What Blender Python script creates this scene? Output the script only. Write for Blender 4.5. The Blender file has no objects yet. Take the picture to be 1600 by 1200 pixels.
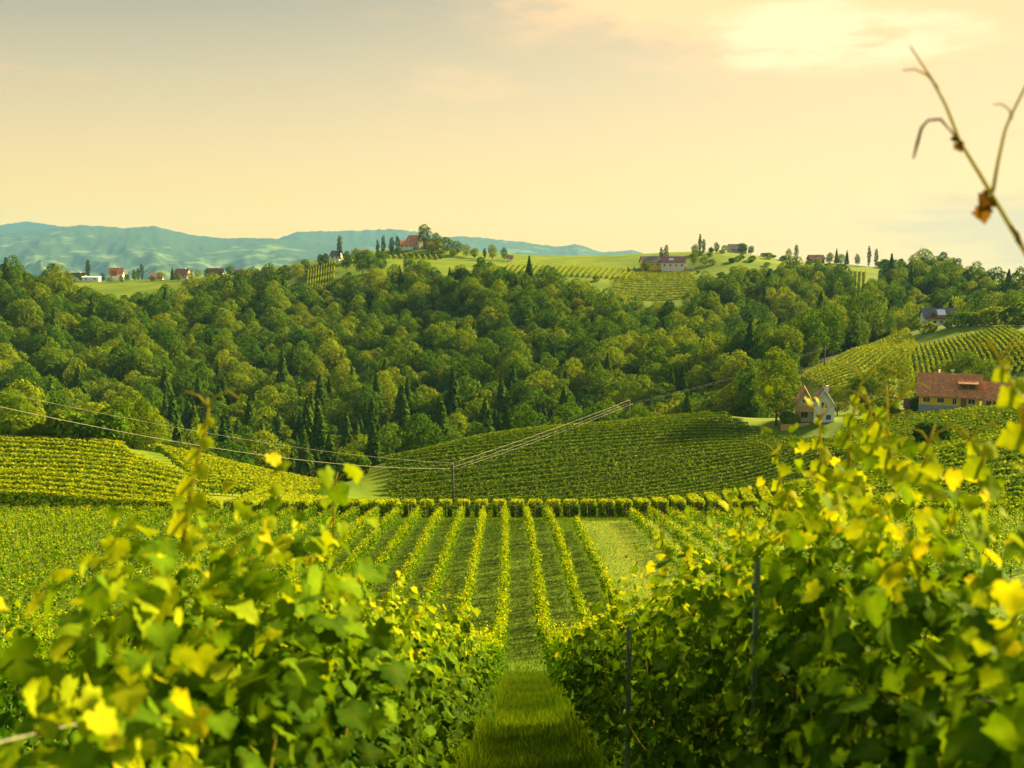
import bpy, math, random
import numpy as np
from mathutils import Vector, Matrix

# ------------------------------------------------------------------ camera, sky, sun, exposure
S = bpy.context.scene
C = S.collection
F = 1537.0                      # focal length in photo pixels (1600 wide)
TILT = math.atan(170 / F)       # horizon at photo row 430
cam_d = bpy.data.cameras.new('camera')
cam_d.sensor_width = 36.0
cam_d.lens = 36.0 * F / 1600.0
cam_d.clip_start = 0.05
cam_d.clip_end = 60000
cam_d.dof.use_dof = True
cam_d.dof.focus_distance = 32.0
cam_d.dof.aperture_fstop = 2.8
cam = bpy.data.objects.new('camera', cam_d)
C.objects.link(cam)
cam.location = (0, 0, 0)
cam.rotation_euler = (math.pi / 2 - TILT, 0, 0)
S.camera = cam

SUN_AZ, SUN_EL = math.radians(54), math.radians(26)
sun_dir = Vector((math.sin(SUN_AZ) * math.cos(SUN_EL), math.cos(SUN_AZ) * math.cos(SUN_EL), math.sin(SUN_EL)))

w = bpy.data.worlds.new('World'); S.world = w; w.use_nodes = True
nt = w.node_tree; nt.nodes.clear()
def wn(t, **k):
    n = nt.nodes.new(t)
    for a, b in k.items(): setattr(n, a, b)
    return n
def wl(a, b): nt.links.new(a, b)
def wmath(op, a, b=None, c=None, clamp=False):
    n = wn('ShaderNodeMath', operation=op, use_clamp=clamp)
    for i, v in enumerate((a, b, c)):
        if v is None: continue
        if isinstance(v, (int, float)): n.inputs[i].default_value = v
        else: wl(v, n.inputs[i])
    return n.outputs[0]
def wmix(fac, a, b, mode='MIX'):
    n = wn('ShaderNodeMix', data_type='RGBA', blend_type=mode)
    for i, v in ((0, fac), (6, a), (7, b)):
        if isinstance(v, (int, float)): n.inputs[i].default_value = v
        elif isinstance(v, tuple): n.inputs[i].default_value = v + (1,) if len(v) == 3 else v
        else: wl(v, n.inputs[i])
    return n.outputs[2]
tc = wn('ShaderNodeTexCoord')
sep = wn('ShaderNodeSeparateXYZ'); wl(tc.outputs['Generated'], sep.inputs[0])
X_, Y_, Z_ = sep.outputs
sky = wn('ShaderNodeTexSky', sky_type='NISHITA', sun_disc=False)
sky.sun_elevation = SUN_EL; sky.sun_rotation = SUN_AZ
sky.air_density = 1.5; sky.dust_density = 5.0; sky.altitude = 300
nish = wmix(1.0, sky.outputs[0], (0.105, 0.082, 0.05), 'MULTIPLY')
ramp = wn('ShaderNodeValToRGB'); wl(Z_, ramp.inputs[0])
els = ramp.color_ramp.elements
els[0].position = 0.0; els[0].color = (1.75, 0.90, 0.05, 1)
els[1].position = 1.0; els[1].color = (0.34, 0.55, 0.98, 1)
for p, c in ((0.05, (1.70, 0.86, 0.05)), (0.08, (1.45, 0.84, 0.18)), (0.12, (1.20, 0.77, 0.31)), (0.19, (0.80, 0.61, 0.36)), (0.26, (0.42, 0.40, 0.33)), (0.42, (0.31, 0.40, 0.46))):
    e = els.new(p); e.color = c + (1,)
base = wmix(0.18, ramp.outputs[0], nish)
# glow round the veiled sun
dt = wn('ShaderNodeVectorMath', operation='DOT_PRODUCT'); wl(tc.outputs['Generated'], dt.inputs[0]); dt.inputs[1].default_value = tuple(sun_dir)
dpos = wmath('MAXIMUM', dt.outputs['Value'], 0.0)
glow = wmath('MULTIPLY', wmath('POWER', dpos, 2.5), 0.85)
base = wmix(glow, base, (1.12, 0.76, 0.36), 'MIX')
shade = wmath('MULTIPLY_ADD', dt.outputs['Value'], 0.26, 0.80, clamp=True)   # darker away from the sun
sc_ = wn('ShaderNodeCombineColor')
for i in range(3): wl(shade, sc_.inputs[i])
base = wmix(1.0, base, sc_.outputs[0], 'MULTIPLY')
# clouds on a flat layer above the land
zc = wmath('MAXIMUM', Z_, 0.02)
cv = wn('ShaderNodeCombineXYZ'); wl(wmath('DIVIDE', X_, wmath('ADD', zc, 0.06)), cv.inputs[0]); wl(wmath('DIVIDE', Y_, wmath('ADD', zc, 0.06)), cv.inputs[1])
def wnoise(scale, detail, off, rough=0.6, src=None, vs=(1, 1, 1)):
    m = wn('ShaderNodeMapping'); wl(src or cv.outputs[0], m.inputs[0]); m.inputs[1].default_value = off; m.inputs[3].default_value = vs
    n = wn('ShaderNodeTexNoise'); wl(m.outputs[0], n.inputs[0]); n.inputs['Scale'].default_value = scale; n.inputs['Detail'].default_value = detail; n.inputs['Roughness'].default_value = rough
    return n.outputs[0]
def smooth(v, a, b):
    n = wn('ShaderNodeMapRange', interpolation_type='SMOOTHERSTEP'); wl(v, n.inputs[0]); n.inputs[1].default_value = a; n.inputs[2].default_value = b
    return n.outputs[0]
big = wnoise(0.55, 6, (3.1, 1.7, 0), 0.55)
fine = wnoise(1.6, 8, (7.3, 2.2, 0), 0.62)
c1 = smooth(wmath('ADD', wmath('MULTIPLY', big, 0.7), wmath('MULTIPLY', fine, 0.45)), 0.62, 0.80)
# the lit cloud bank near the sun: an elongated patch with a torn edge
def patch(az, el, raz, rel, amp):
    a = wmath('ARCTAN2', X_, Y_)
    e = wmath('ARCSINE', Z_)
    u = wmath('DIVIDE', wmath('SUBTRACT', a, math.radians(az)), math.radians(raz))
    v = wmath('DIVIDE', wmath('SUBTRACT', e, math.radians(el)), math.radians(rel))
    d = wmath('SQRT', wmath('ADD', wmath('MULTIPLY', u, u), wmath('MULTIPLY', v, v)))
    return wmath('MULTIPLY', wmath('SUBTRACT', 1.0, smooth(d, 0.0, 1.0)), amp)
wis = wnoise(2.6, 9, (5.3, 1.4, 2.0), 0.6, tc.outputs['Generated'], (1.5, 1.5, 5.0))
wisf = wnoise(7.0, 8, (2.3, 7.4, 1.0), 0.62, tc.outputs['Generated'], (1.3, 1.3, 4.5))
tex = wmath('ADD', wmath('MULTIPLY', wmath('SUBTRACT', wis, 0.5), 2.6), wmath('MULTIPLY', wmath('SUBTRACT', wisf, 0.5), 1.5))
b1 = smooth(wmath('MULTIPLY', patch(22, 18.0, 42, 13.5, 1.0), wmath('ADD', 1.0, wmath('MULTIPLY', tex, 1.3))), 0.16, 0.80)
b2 = smooth(wmath('MULTIPLY', patch(17.5, 12.6, 17, 3.4, 1.0), wmath('ADD', 1.0, wmath('MULTIPLY', tex, 4.2))), 0.35, 1.9)
lit_cloud = wmath('MAXIMUM', wmath('MULTIPLY', b1, 0.95), wmath('MULTIPLY', c1, 0.35))
base = wmix(lit_cloud, base, (1.26, 0.74, 0.34))
base = wmix(wmath('MULTIPLY', b2, 0.6), base, (1.28, 1.0, 0.58))
low = wnoise(5.0, 7, (2.2, 0.6, 0.5), 0.6, tc.outputs['Generated'], (1.0, 1.0, 7.0))
g1 = smooth(wmath('ADD', patch(27, 2.0, 13, 3.8, 0.75), wmath('MULTIPLY', wmath('SUBTRACT', low, 0.5), 2.3)), 0.2, 0.7)
base = wmix(wmath('MULTIPLY', g1, 0.7), base, (0.95, 0.54, 0.26))
bg = wn('ShaderNodeBackground'); wl(base, bg.inputs[0]); bg.inputs[1].default_value = 0.268
out = wn('ShaderNodeOutputWorld'); wl(bg.outputs[0], out.inputs[0])

sun_d = bpy.data.lights.new('sun', 'SUN'); sun_d.energy = 5.0; sun_d.angle = math.radians(8); sun_d.color = (1.0, 0.78, 0.34)
sun = bpy.data.objects.new('sun', sun_d); C.objects.link(sun)
sun.rotation_euler = sun_dir.to_track_quat('Z', 'Y').to_euler()
sun.location = (200, 200, 300)

S.view_settings.view_transform = 'Standard'; S.view_settings.look = 'None'
S.view_settings.exposure = 2.1; S.view_settings.gamma = 1.0
S.render.engine = 'CYCLES'
S.cycles.max_bounces = 5; S.cycles.diffuse_bounces = 3; S.cycles.transmission_bounces = 3; S.cycles.volume_bounces = 0
S.cycles.use_denoising = True
S.cycles.caustics_reflective = False; S.cycles.caustics_refractive = False

# ------------------------------------------------------------------ helpers
rng = np.random.default_rng(11)
random.seed(5)
ct, st = math.cos(TILT), math.sin(TILT)
def ray(px, py):
    a, b = (px - 800) / F, (600 - py) / F
    return a, b * st + ct, b * ct - st
def at(px, py, D):
    """point on the sight line of a photo pixel at forward distance D"""
    x, y, z = ray(px, py); k = D / y
    return Vector((x * k, D, z * k))
def X_at(px, D):                       # lateral position of a column of pixels near the horizon
    return (px - 800) / F * D / ct
def project(x, y, z):
    d = y * ct - z * st; v = y * st + z * ct
    return 800 + F * x / d, 600 - F * v / d

def tag(o, label=None, cat=None, group=None, kind=None):
    if label: o['label'] = label
    if cat: o['category'] = cat
    if group: o['group'] = group
    if kind: o['kind'] = kind
    return o
def link(name, me, parent=None, loc=None, rz=None, scale=None):
    o = bpy.data.objects.new(name, me); C.objects.link(o)
    if parent: o.parent = parent
    if loc is not None: o.location = loc
    if rz is not None: o.rotation_euler = (0, 0, rz)
    if scale is not None: o.scale = scale if hasattr(scale, '__len__') else (scale,) * 3
    return o
def empty(name, loc, rz=0, scale=1):
    o = link(name, None, None, loc, rz, scale); o.empty_display_size = 0.3
    return o
def np_mesh(name, verts, faces, mat, smooth_=False, attrs=None):
    """verts Nx3, faces MxK (all the same K) -> mesh"""
    me = bpy.data.meshes.new(name)
    verts = np.asarray(verts, dtype=np.float32); faces = np.asarray(faces, dtype=np.int32)
    me.vertices.add(len(verts)); me.vertices.foreach_set('co', verts.ravel())
    m, k = faces.shape
    me.loops.add(m * k); me.loops.foreach_set('vertex_index', faces.ravel())
    me.polygons.add(m); me.polygons.foreach_set('loop_start', np.arange(0, m * k, k, dtype=np.int32))
    me.polygons.foreach_set('loop_total', np.full(m, k, dtype=np.int32))
    if smooth_: me.polygons.foreach_set('use_smooth', np.ones(m, dtype=bool))
    for an, av in (attrs or {}).items():
        a = me.attributes.new(an, 'FLOAT', 'POINT'); a.data.foreach_set('value', np.asarray(av, dtype=np.float32).ravel())
    me.update(calc_edges=True)
    if mat: me.materials.append(mat)
    return me
def norm(v): return v / np.maximum(np.linalg.norm(v, axis=-1, keepdims=True), 1e-9)
def stamp(tv, tf, pos, nrm, tip, size):
    """copies a small template onto many frames: Z along nrm, Y along tip"""
    tv = np.asarray(tv, float); tf = np.asarray(tf, int)
    n = norm(nrm); x = norm(np.cross(tip, n)); y = np.cross(n, x)
    sz = np.asarray(size).reshape(-1, 1, 1) if np.ndim(size) else size
    v = pos[:, None, :] + sz * (tv[None, :, 0:1] * x[:, None] + tv[None, :, 1:2] * y[:, None] + tv[None, :, 2:3] * n[:, None])
    f = tf[None] + (np.arange(len(pos)) * len(tv))[:, None, None]
    return v.reshape(-1, 3), f.reshape(-1, tf.shape[1])
def rnd(n, s=1.0): return rng.normal(0, s, (n, 3))

class MB:
    """collects boxes, tubes and polygons into one mesh"""
    def __init__(s): s.v = []; s.f = []
    def poly(s, pts):
        k = len(s.v); s.v += [tuple(p) for p in pts]; s.f.append(list(range(k, k + len(pts)))); return s
    def box(s, x0, x1, y0, y1, z0, z1):
        k = len(s.v)
        s.v += [(x0, y0, z0), (x1, y0, z0), (x1, y1, z0), (x0, y1, z0), (x0, y0, z1), (x1, y0, z1), (x1, y1, z1), (x0, y1, z1)]
        s.f += [[k + i for i in q] for q in ((3, 2, 1, 0), (4, 5, 6, 7), (0, 1, 5, 4), (1, 2, 6, 5), (2, 3, 7, 6), (3, 0, 4, 7))]; return s
    def prism(s, prof, x0, x1):
        """profile in (y, z) pushed along x"""
        k = len(s.v); n = len(prof)
        s.v += [(x0, y, z) for y, z in prof] + [(x1, y, z) for y, z in prof]
        s.f += [[k + i for i in range(n)], [k + n + i for i in reversed(range(n))]]
        s.f += [[k + i, k + n + i, k + n + (i + 1) % n, k + (i + 1) % n] for i in range(n)]; return s
    def tube(s, pts, rad, seg=6):
        pts = [Vector(p) for p in pts]; k = len(s.v)
        for i, p in enumerate(pts):
            t = (pts[min(i + 1, len(pts) - 1)] - pts[max(i - 1, 0)]).normalized()
            a = t.cross(Vector((0.31, 0.9, 0.2))).normalized(); b = t.cross(a)
            r = rad[i] if hasattr(rad, '__len__') else rad
            s.v += [tuple(p + (a * math.cos(q) + b * math.sin(q)) * r) for q in [j * 2 * math.pi / seg for j in range(seg)]]
        for i in range(len(pts) - 1):
            for j in range(seg):
                a0 = k + i * seg; s.f.append([a0 + j, a0 + (j + 1) % seg, a0 + seg + (j + 1) % seg, a0 + seg + j])
        s.f.append([k + j for j in reversed(range(seg))]); s.f.append([k + (len(pts) - 1) * seg + j for j in range(seg)])
        return s
    def mesh(s, name, mat, smooth_=False):
        me = bpy.data.meshes.new(name); me.from_pydata(s.v, [], s.f); me.materials.append(mat)
        if smooth_: me.polygons.foreach_set('use_smooth', [True] * len(me.polygons))
        me.update(); return me
    def build(s, name, mat, parent=None, loc=None, rz=None, smooth_=False):
        return link(name, s.mesh(name, mat, smooth_), parent, loc, rz)

# ------------------------------------------------------------------ materials
def new_mat(name):
    m = bpy.data.materials.new(name); m.use_nodes = True; t = m.node_tree; t.nodes.clear()
    o = t.nodes.new('ShaderNodeOutputMaterial'); return m, t, o
def ramp_node(t, src, stops):
    r = t.nodes.new('ShaderNodeValToRGB'); e = r.color_ramp.elements
    e[0].position, e[0].color = stops[0][0], stops[0][1] + (1,)
    e[1].position, e[1].color = stops[-1][0], stops[-1][1] + (1,)
    for p, c in stops[1:-1]: q = e.new(p); q.color = c + (1,)
    t.links.new(src, r.inputs[0]); return r.outputs[0]
def tnoise(t, scale, detail=3, obj=False, rough=0.55):
    n = t.nodes.new('ShaderNodeTexNoise'); n.inputs['Scale'].default_value = scale; n.inputs['Detail'].default_value = detail; n.inputs['Roughness'].default_value = rough
    c = t.nodes.new('ShaderNodeTexCoord'); g = t.nodes.new('ShaderNodeNewGeometry')
    t.links.new(c.outputs['Object'] if obj else g.outputs['Position'], n.inputs[0]); return n.outputs[0]
def tmath(t, op, a, b=None, clamp=False):
    n = t.nodes.new('ShaderNodeMath'); n.operation = op; n.use_clamp = clamp
    for i, v in enumerate((a, b)):
        if v is None: continue
        if isinstance(v, (int, float)): n.inputs[i].default_value = v
        else: t.links.new(v, n.inputs[i])
    return n.outputs[0]
def tmix(t, fac, a, b, mode='MIX'):
    n = t.nodes.new('ShaderNodeMix'); n.data_type = 'RGBA'; n.blend_type = mode
    for i, v in ((0, fac), (6, a), (7, b)):
        if isinstance(v, (int, float)): n.inputs[i].default_value = v
        elif isinstance(v, tuple): n.inputs[i].default_value = v + (1,)
        else: t.links.new(v, n.inputs[i])
    return n.outputs[2]
def plain(name, col, rough=0.8, var=0.25, scale=1.5, metal=0.0, bump=0.0, spec=0.3):
    m, t, o = new_mat(name)
    p = t.nodes.new('ShaderNodeBsdfPrincipled'); p.inputs['Roughness'].default_value = rough; p.inputs['Metallic'].default_value = metal
    p.inputs['Specular IOR Level'].default_value = spec
    n = tnoise(t, scale, 5, True)
    t.links.new(ramp_node(t, n, [(0.3, tuple(c * (1 - var) for c in col)), (0.7, tuple(min(1, c * (1 + var)) for c in col))]), p.inputs[0])
    if bump:
        b = t.nodes.new('ShaderNodeBump'); b.inputs[0].default_value = bump; b.inputs[1].default_value = 0.02
        t.links.new(tnoise(t, scale * 6, 4, True), b.inputs[2]); t.links.new(b.outputs[0], p.inputs['Normal'])
    t.links.new(p.outputs[0], o.inputs[0]); return m
def foliage_mat(name, stops, source='attr', transl=0.35, rough=0.9, spec=0.0, tfac=(1.5, 1.35, 0.5), rand_amt=0.0, midrib=False):
    """leaf colour picked from a ramp by a per-leaf value; light passes through the blade"""
    m, t, o = new_mat(name)
    if source == 'attr':
        a = t.nodes.new('ShaderNodeAttribute'); a.attribute_name = 'tint'; val = a.outputs['Fac']
    else:
        a = t.nodes.new('ShaderNodeObjectInfo'); s = t.nodes.new('ShaderNodeSeparateColor'); t.links.new(a.outputs['Color'], s.inputs[0]); val = s.outputs[0]
    if rand_amt:
        oi = t.nodes.new('ShaderNodeObjectInfo')
        rv_ = oi.outputs['Random']
        if name in ('broadleaf_crown', 'conifer_needles'):      # single trees carry their own tone in the object colour (red), others vary at random
            sp = t.nodes.new('ShaderNodeSeparateColor'); t.links.new(oi.outputs['Color'], sp.inputs[0])
            mf = t.nodes.new('ShaderNodeMix'); t.links.new(sp.outputs[1], mf.inputs[0]); t.links.new(sp.outputs[0], mf.inputs[2]); t.links.new(rv_, mf.inputs[3]); rv_ = mf.outputs[0]
        val = tmath(t, 'ADD', val, tmath(t, 'MULTIPLY', tmath(t, 'SUBTRACT', rv_, 0.5), rand_amt), True)
    col = ramp_node(t, val, stops)
    if midrib:
        g = t.nodes.new('ShaderNodeAttribute'); g.attribute_name = 'rib'
        col = tmix(t, tmath(t, 'MULTIPLY', g.outputs['Fac'], 0.14), col, (0.40, 0.45, 0.03))
        col = tmix(t, 1.0, col, ramp_node(t, tnoise(t, 30, 3), [(0.3, (0.75, 0.78, 0.7)), (0.7, (1.1, 1.08, 1.0))]), 'MULTIPLY')
    p = t.nodes.new('ShaderNodeBsdfPrincipled'); p.inputs['Roughness'].default_value = rough; p.inputs['Specular IOR Level'].default_value = spec
    t.links.new(col, p.inputs[0])
    tr = t.nodes.new('ShaderNodeBsdfTranslucent'); t.links.new(tmix(t, 1.0, col, tfac, 'MULTIPLY'), tr.inputs[0])
    mx = t.nodes.new('ShaderNodeMixShader'); mx.inputs[0].default_value = transl
    t.links.new(p.outputs[0], mx.inputs[1]); t.links.new(tr.outputs[0], mx.inputs[2]); t.links.new(mx.outputs[0], o.inputs[0])
    return m

VINE = [(0.0, (0.010, 0.038, 0.002)), (0.35, (0.036, 0.100, 0.003)), (0.65, (0.120, 0.230, 0.004)), (0.90, (0.36, 0.41, 0.006)), (1.0, (0.48, 0.44, 0.01))]
M = {}
M['vine'] = foliage_mat('vine_leaf', VINE, transl=0.42, rand_amt=0.12)
M['vine_near'] = foliage_mat('vine_leaf_near', VINE, transl=0.34, midrib=True, rough=0.65, spec=0.015)
M['vine_single'] = foliage_mat('vine_leaf_single', VINE, source='obj', transl=0.34, midrib=True, rough=0.65, spec=0.015)
M['vine_far'] = foliage_mat('vine_far', [(0.0, (0.030, 0.080, 0.003)), (0.5, (0.095, 0.175, 0.004)), (1.0, (0.35, 0.40, 0.007))], transl=0.36, rand_amt=0.1)
M['crown'] = foliage_mat('broadleaf_crown', [(0.0, (0.026, 0.076, 0.004)), (0.35, (0.066, 0.142, 0.004)), (0.65, (0.145, 0.212, 0.005)), (0.9, (0.20, 0.25, 0.006)), (1.0, (0.25, 0.26, 0.007))], transl=0.33, rand_amt=0.7)
M['conifer'] = foliage_mat('conifer_needles', [(0.0, (0.026, 0.070, 0.008)), (0.5, (0.056, 0.115, 0.007)), (1.0, (0.115, 0.17, 0.008))], transl=0.15, rand_amt=0.4)
M['poplar'] = foliage_mat('poplar_crown', [(0.0, (0.028, 0.055, 0.012)), (0.5, (0.05, 0.085, 0.014)), (1.0, (0.12, 0.14, 0.014))], transl=0.2, rand_amt=0.3)
M['grass'] = foliage_mat('grass_blade', [(0.0, (0.040, 0.092, 0.004)), (0.5, (0.085, 0.160, 0.005)), (1.0, (0.24, 0.26, 0.008))], transl=0.35)
M['bark'] = plain('bark', (0.075, 0.052, 0.034), 0.9, 0.4, 6, bump=0.6)
M['cane'] = foliage_mat('green_cane', [(0.0, (0.36, 0.34, 0.05)), (1.0, (0.44, 0.36, 0.05))], transl=0.4)
M['canebrown'] = plain('brown_cane', (0.16, 0.085, 0.035), 0.7, 0.3, 14)
M['dead'] = foliage_mat('withered_leaf', [(0.0, (0.11, 0.058, 0.010)), (1.0, (0.16, 0.085, 0.012))], transl=0.35)
M['steel'] = plain('galvanised_steel', (0.26, 0.30, 0.33), 0.45, 0.25, 9, metal=0.6)
M['wire'] = plain('wire', (0.42, 0.40, 0.30), 0.4, 0.1, 5, metal=0.5)
M['cable'] = plain('cable', (0.30, 0.28, 0.22), 0.6, 0.1, 3)
M['woodpole'] = plain('weathered_pole', (0.14, 0.10, 0.065), 0.85, 0.3, 4)
M['porcelain'] = plain('porcelain', (0.6, 0.58, 0.52), 0.3, 0.05, 3)
M['white'] = plain('white_plaster', (0.88, 0.85, 0.78), 0.85, 0.07, 0.8)
M['cream'] = plain('cream_plaster', (0.66, 0.56, 0.38), 0.85, 0.08, 0.8)
M['yellow'] = plain('yellow_plaster', (0.95, 0.60, 0.02), 0.85, 0.08, 0.8)
M['greyplinth'] = plain('grey_plinth', (0.34, 0.38, 0.36), 0.85, 0.1, 0.8)
M['pink'] = plain('pale_pink_plaster', (0.80, 0.68, 0.60), 0.85, 0.08, 0.8)
M['timber'] = plain('brown_timber', (0.26, 0.12, 0.05), 0.75, 0.25, 5)
M['larch'] = plain('larch_boards', (0.62, 0.36, 0.12), 0.7, 0.2, 5)
M['frame'] = plain('window_frame', (0.70, 0.67, 0.60), 0.5, 0.05, 4)
M['glass'] = plain('window_glass', (0.025, 0.03, 0.035), 0.08, 0.1, 2, spec=0.6)
M['gravel'] = plain('gravel_drive', (0.34, 0.31, 0.26), 0.95, 0.15, 2.5, bump=0.5)
M['metalwhite'] = plain('white_metal', (0.78, 0.76, 0.72), 0.4, 0.05, 4)
def roof_mat(name, col, course=0.34, var=0.35):
    m, t, o = new_mat(name)
    p = t.nodes.new('ShaderNodeBsdfPrincipled'); p.inputs['Roughness'].default_value = 0.8; p.inputs['Specular IOR Level'].default_value = 0.25
    c = t.nodes.new('ShaderNodeTexCoord')
    br = t.nodes.new('ShaderNodeTexBrick'); t.links.new(c.outputs['Object'], br.inputs[0])
    mp = t.nodes.new('ShaderNodeMapping'); mp.inputs[2].default_value = (math.pi / 2, 0, 0); t.links.new(c.outputs['Object'], mp.inputs[0]); t.links.new(mp.outputs[0], br.inputs[0])
    br.inputs['Scale'].default_value = 1.0; br.inputs['Brick Width'].default_value = 0.3; br.inputs['Row Height'].default_value = course * 0.6; br.inputs['Mortar Size'].default_value = 0.03
    br.inputs['Color1'].default_value = tuple(x * (1 - var) for x in col) + (1,); br.inputs['Color2'].default_value = tuple(min(1, x * (1 + var)) for x in col) + (1,); br.inputs['Mortar'].default_value = tuple(x * 0.45 for x in col) + (1,)
    n = ramp_node(t, tnoise(t, 0.9, 5, True), [(0.3, (0.7, 0.7, 0.72)), (0.7, (1.15, 1.1, 1.05))])
    t.links.new(tmix(t, 1.0, br.outputs[0], n, 'MULTIPLY'), p.inputs[0])
    t.links.new(p.outputs[0], o.inputs[0]); return m
M['terracotta'] = roof_mat('terracotta_tiles', (0.82, 0.30, 0.10))
M['brownroof'] = roof_mat('brown_tiles', (0.17, 0.085, 0.055))
M['maroon'] = roof_mat('maroon_tiles', (0.42, 0.17, 0.155))
M['greyroof'] = roof_mat('grey_tiles', (0.20, 0.19, 0.185))
M['redroof'] = roof_mat('red_tiles', (0.46, 0.17, 0.10))

# ------------------------------------------------------------------ the land
_d = np.arange(-140, 150, 0.5)
_z = np.interp(_d, [-120, -40, 0, 12, 24, 36, 45, 54, 75, 93, 105, 112, 118, 140], [14, 9.5, -1.8, -6.25, -10.8, -15.4, -18.3, -20.4, -22.7, -24.7, -26.5, -27.9, -29.6, -35.6])
_k = np.hanning(23); _z = np.convolve(np.pad(_z, 11, mode='edge'), _k / _k.sum(), 'valid')
def near_profile(D): return np.interp(D, _d, _z)
cp = []
for D in (-120, -40, 0, 12, 24, 36, 45, 54, 65, 75, 84, 93, 105, 112):
    for x in (-130, -75, -42, -20, 0, 20, 42, 75, 130):
        cp.append((x, D, float(near_profile(D))))
PXZ = [  # photo column, distance, ground height below / above the camera
 (0,125,-27.6),(0,150,-28.2),(0,170,-29.2),(0,200,-33),(0,240,-47),(-150,165,-26),(-150,240,-42),(130,150,-28.8),(130,170,-29.6),(250,150,-30),(250,175,-32),(250,135,-29),(400,180,-37),(400,150,-33),
 (520,185,-41.2),(520,150,-36.5),(250,215,-47),(130,215,-40),(400,215,-53),(520,220,-56),
 (590,190,-44.2),(565,215,-44.0),(700,235,-42.6),(850,240,-38.6),(1000,245,-37.1),(1130,250,-35.8),(1190,245,-37.8),(1215,237,-39.6),
 (590,175,-43),(700,188,-45.5),(850,190,-45.5),(1000,190,-45),(1150,190,-43.5),(1250,195,-41),
 (600,140,-35),(800,140,-35.5),(1000,140,-34.5),(1200,140,-32),
 (1270,250,-36.8),(1300,200,-38),(1370,230,-36.2),(1480,245,-34.6),(1560,245,-34),(1500,190,-33.0),(1590,150,-26.5),(1750,200,-26),(1400,150,-31),
 (0,300,-62),(200,280,-62),(400,270,-64),(600,272,-64),(750,280,-63),(900,290,-60),(1050,290,-56),(1150,290,-48),(1250,300,-45),(-200,300,-58),
 (100,380,-52),(0,450,-37),(30,520,-12),(150,560,-33),(300,480,-40),(300,400,-53),(450,400,-57),(600,330,-62),(600,420,-52),(600,520,-34),(500,560,-25),(420,580,-17),(750,420,-46),(900,350,-57),(900,450,-39),(950,520,-28),(800,560,-14),
 (1100,420,-43),(1100,340,-52),(1050,520,-32),(1200,480,-45),(1150,560,-23),(1300,550,-31),(1350,470,-42),(1400,560,-29),(-200,450,-40),(-200,560,-25),
 (400,625,-14),(0,700,-14),(100,800,-5),(200,800,-4),(300,800,-2.5),(350,760,-1),(450,700,1),(500,660,-1),(535,700,10.5),(620,740,14.5),(645,760,20.5),(690,760,19),(740,745,13.5),(640,660,3.5),(720,700,8.5),(800,700,6.8),(800,640,-2),(900,700,5.6),
 (940,640,-4),(1010,610,-15),(1080,630,-8),(1000,560,-26),(1040,700,3.2),(1100,720,13),(1160,770,16.5),(1240,800,10.4),(1300,800,9.4),(1370,800,6),(1340,700,-5.5),(1450,740,-1.5),(1500,680,-7),(1540,620,-11.5),(1600,600,-13),(1750,600,-14),
 (1250,340,-36),(1330,385,-30.3),(1420,425,-23.4),(1460,432,-22.6),(1420,390,-28.5),(1400,340,-35),(1540,330,-31.5),(1590,340,-26),(1750,340,-20),(1480,300,-37),(1400,290,-39),(1560,430,-24),
]
for px in (-500, -100, 300, 700, 1100, 1500, 2000):
    PXZ += [(px, 1000, -16 if px > 500 else -22), (px, 1500, -60)]
for px, D, z in PXZ: cp.append((X_at(px, D), D, z))
for x, y, z in ((-300, -300, 0), (300, -300, 0), (0, -300, 10), (-300, 0, -14), (300, 0, -10), (300, 120, -20), (-300, 120, -28), (-420, 420, -30), (500, 420, -10)): cp.append((x, y, z))
cp = np.array(cp, float)
SC = 100.0
def tps(r2): return 0.5 * r2 * np.log(r2 + 1e-12)
P = cp[:, :2] / SC; n = len(P)
K = tps(((P[:, None] - P[None]) ** 2).sum(-1)) + np.eye(n) * 2e-4
A = np.zeros((n + 3, n + 3)); A[:n, :n] = K; A[:n, n] = 1; A[:n, n + 1:] = P; A[n, :n] = 1; A[n + 1:, :n] = P.T
W = np.linalg.solve(A, np.concatenate([cp[:, 2], np.zeros(3)]))
def hz(x, y):
    """ground height"""
    x = np.atleast_1d(np.asarray(x, float)); y = np.atleast_1d(np.asarray(y, float)); shp = x.shape
    q = np.stack([x.ravel(), y.ravel()], 1) / SC; outz = np.empty(len(q))
    for i in range(0, len(q), 20000):
        s = q[i:i + 20000]
        outz[i:i + 20000] = tps(((s[:, None] - P[None]) ** 2).sum(-1)) @ W[:n] + W[n] + s @ W[n + 1:]
    r = np.hypot(x.ravel(), y.ravel())
    k = np.clip((r - 900) / 900, 0, 1); k = k * k * (3 - 2 * k)
    outz = np.clip(outz, -130, 60) * (1 - k) + -115 * k
    near = np.clip((114 - y.ravel()) / 8, 0, 1) * np.clip((y.ravel() + 60) / 20, 0, 1) * np.clip((95 - np.abs(x.ravel())) / 25, 0, 1)
    outz = outz * (1 - near) + near_profile(y.ravel()) * near
    return outz.reshape(shp)
def h1(x, y): return float(hz(np.array([x]), np.array([y]))[0])
def ground(px, D, dz=0): 
    x = X_at(px, D); return Vector((x, D, h1(x, D) + dz))

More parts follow.
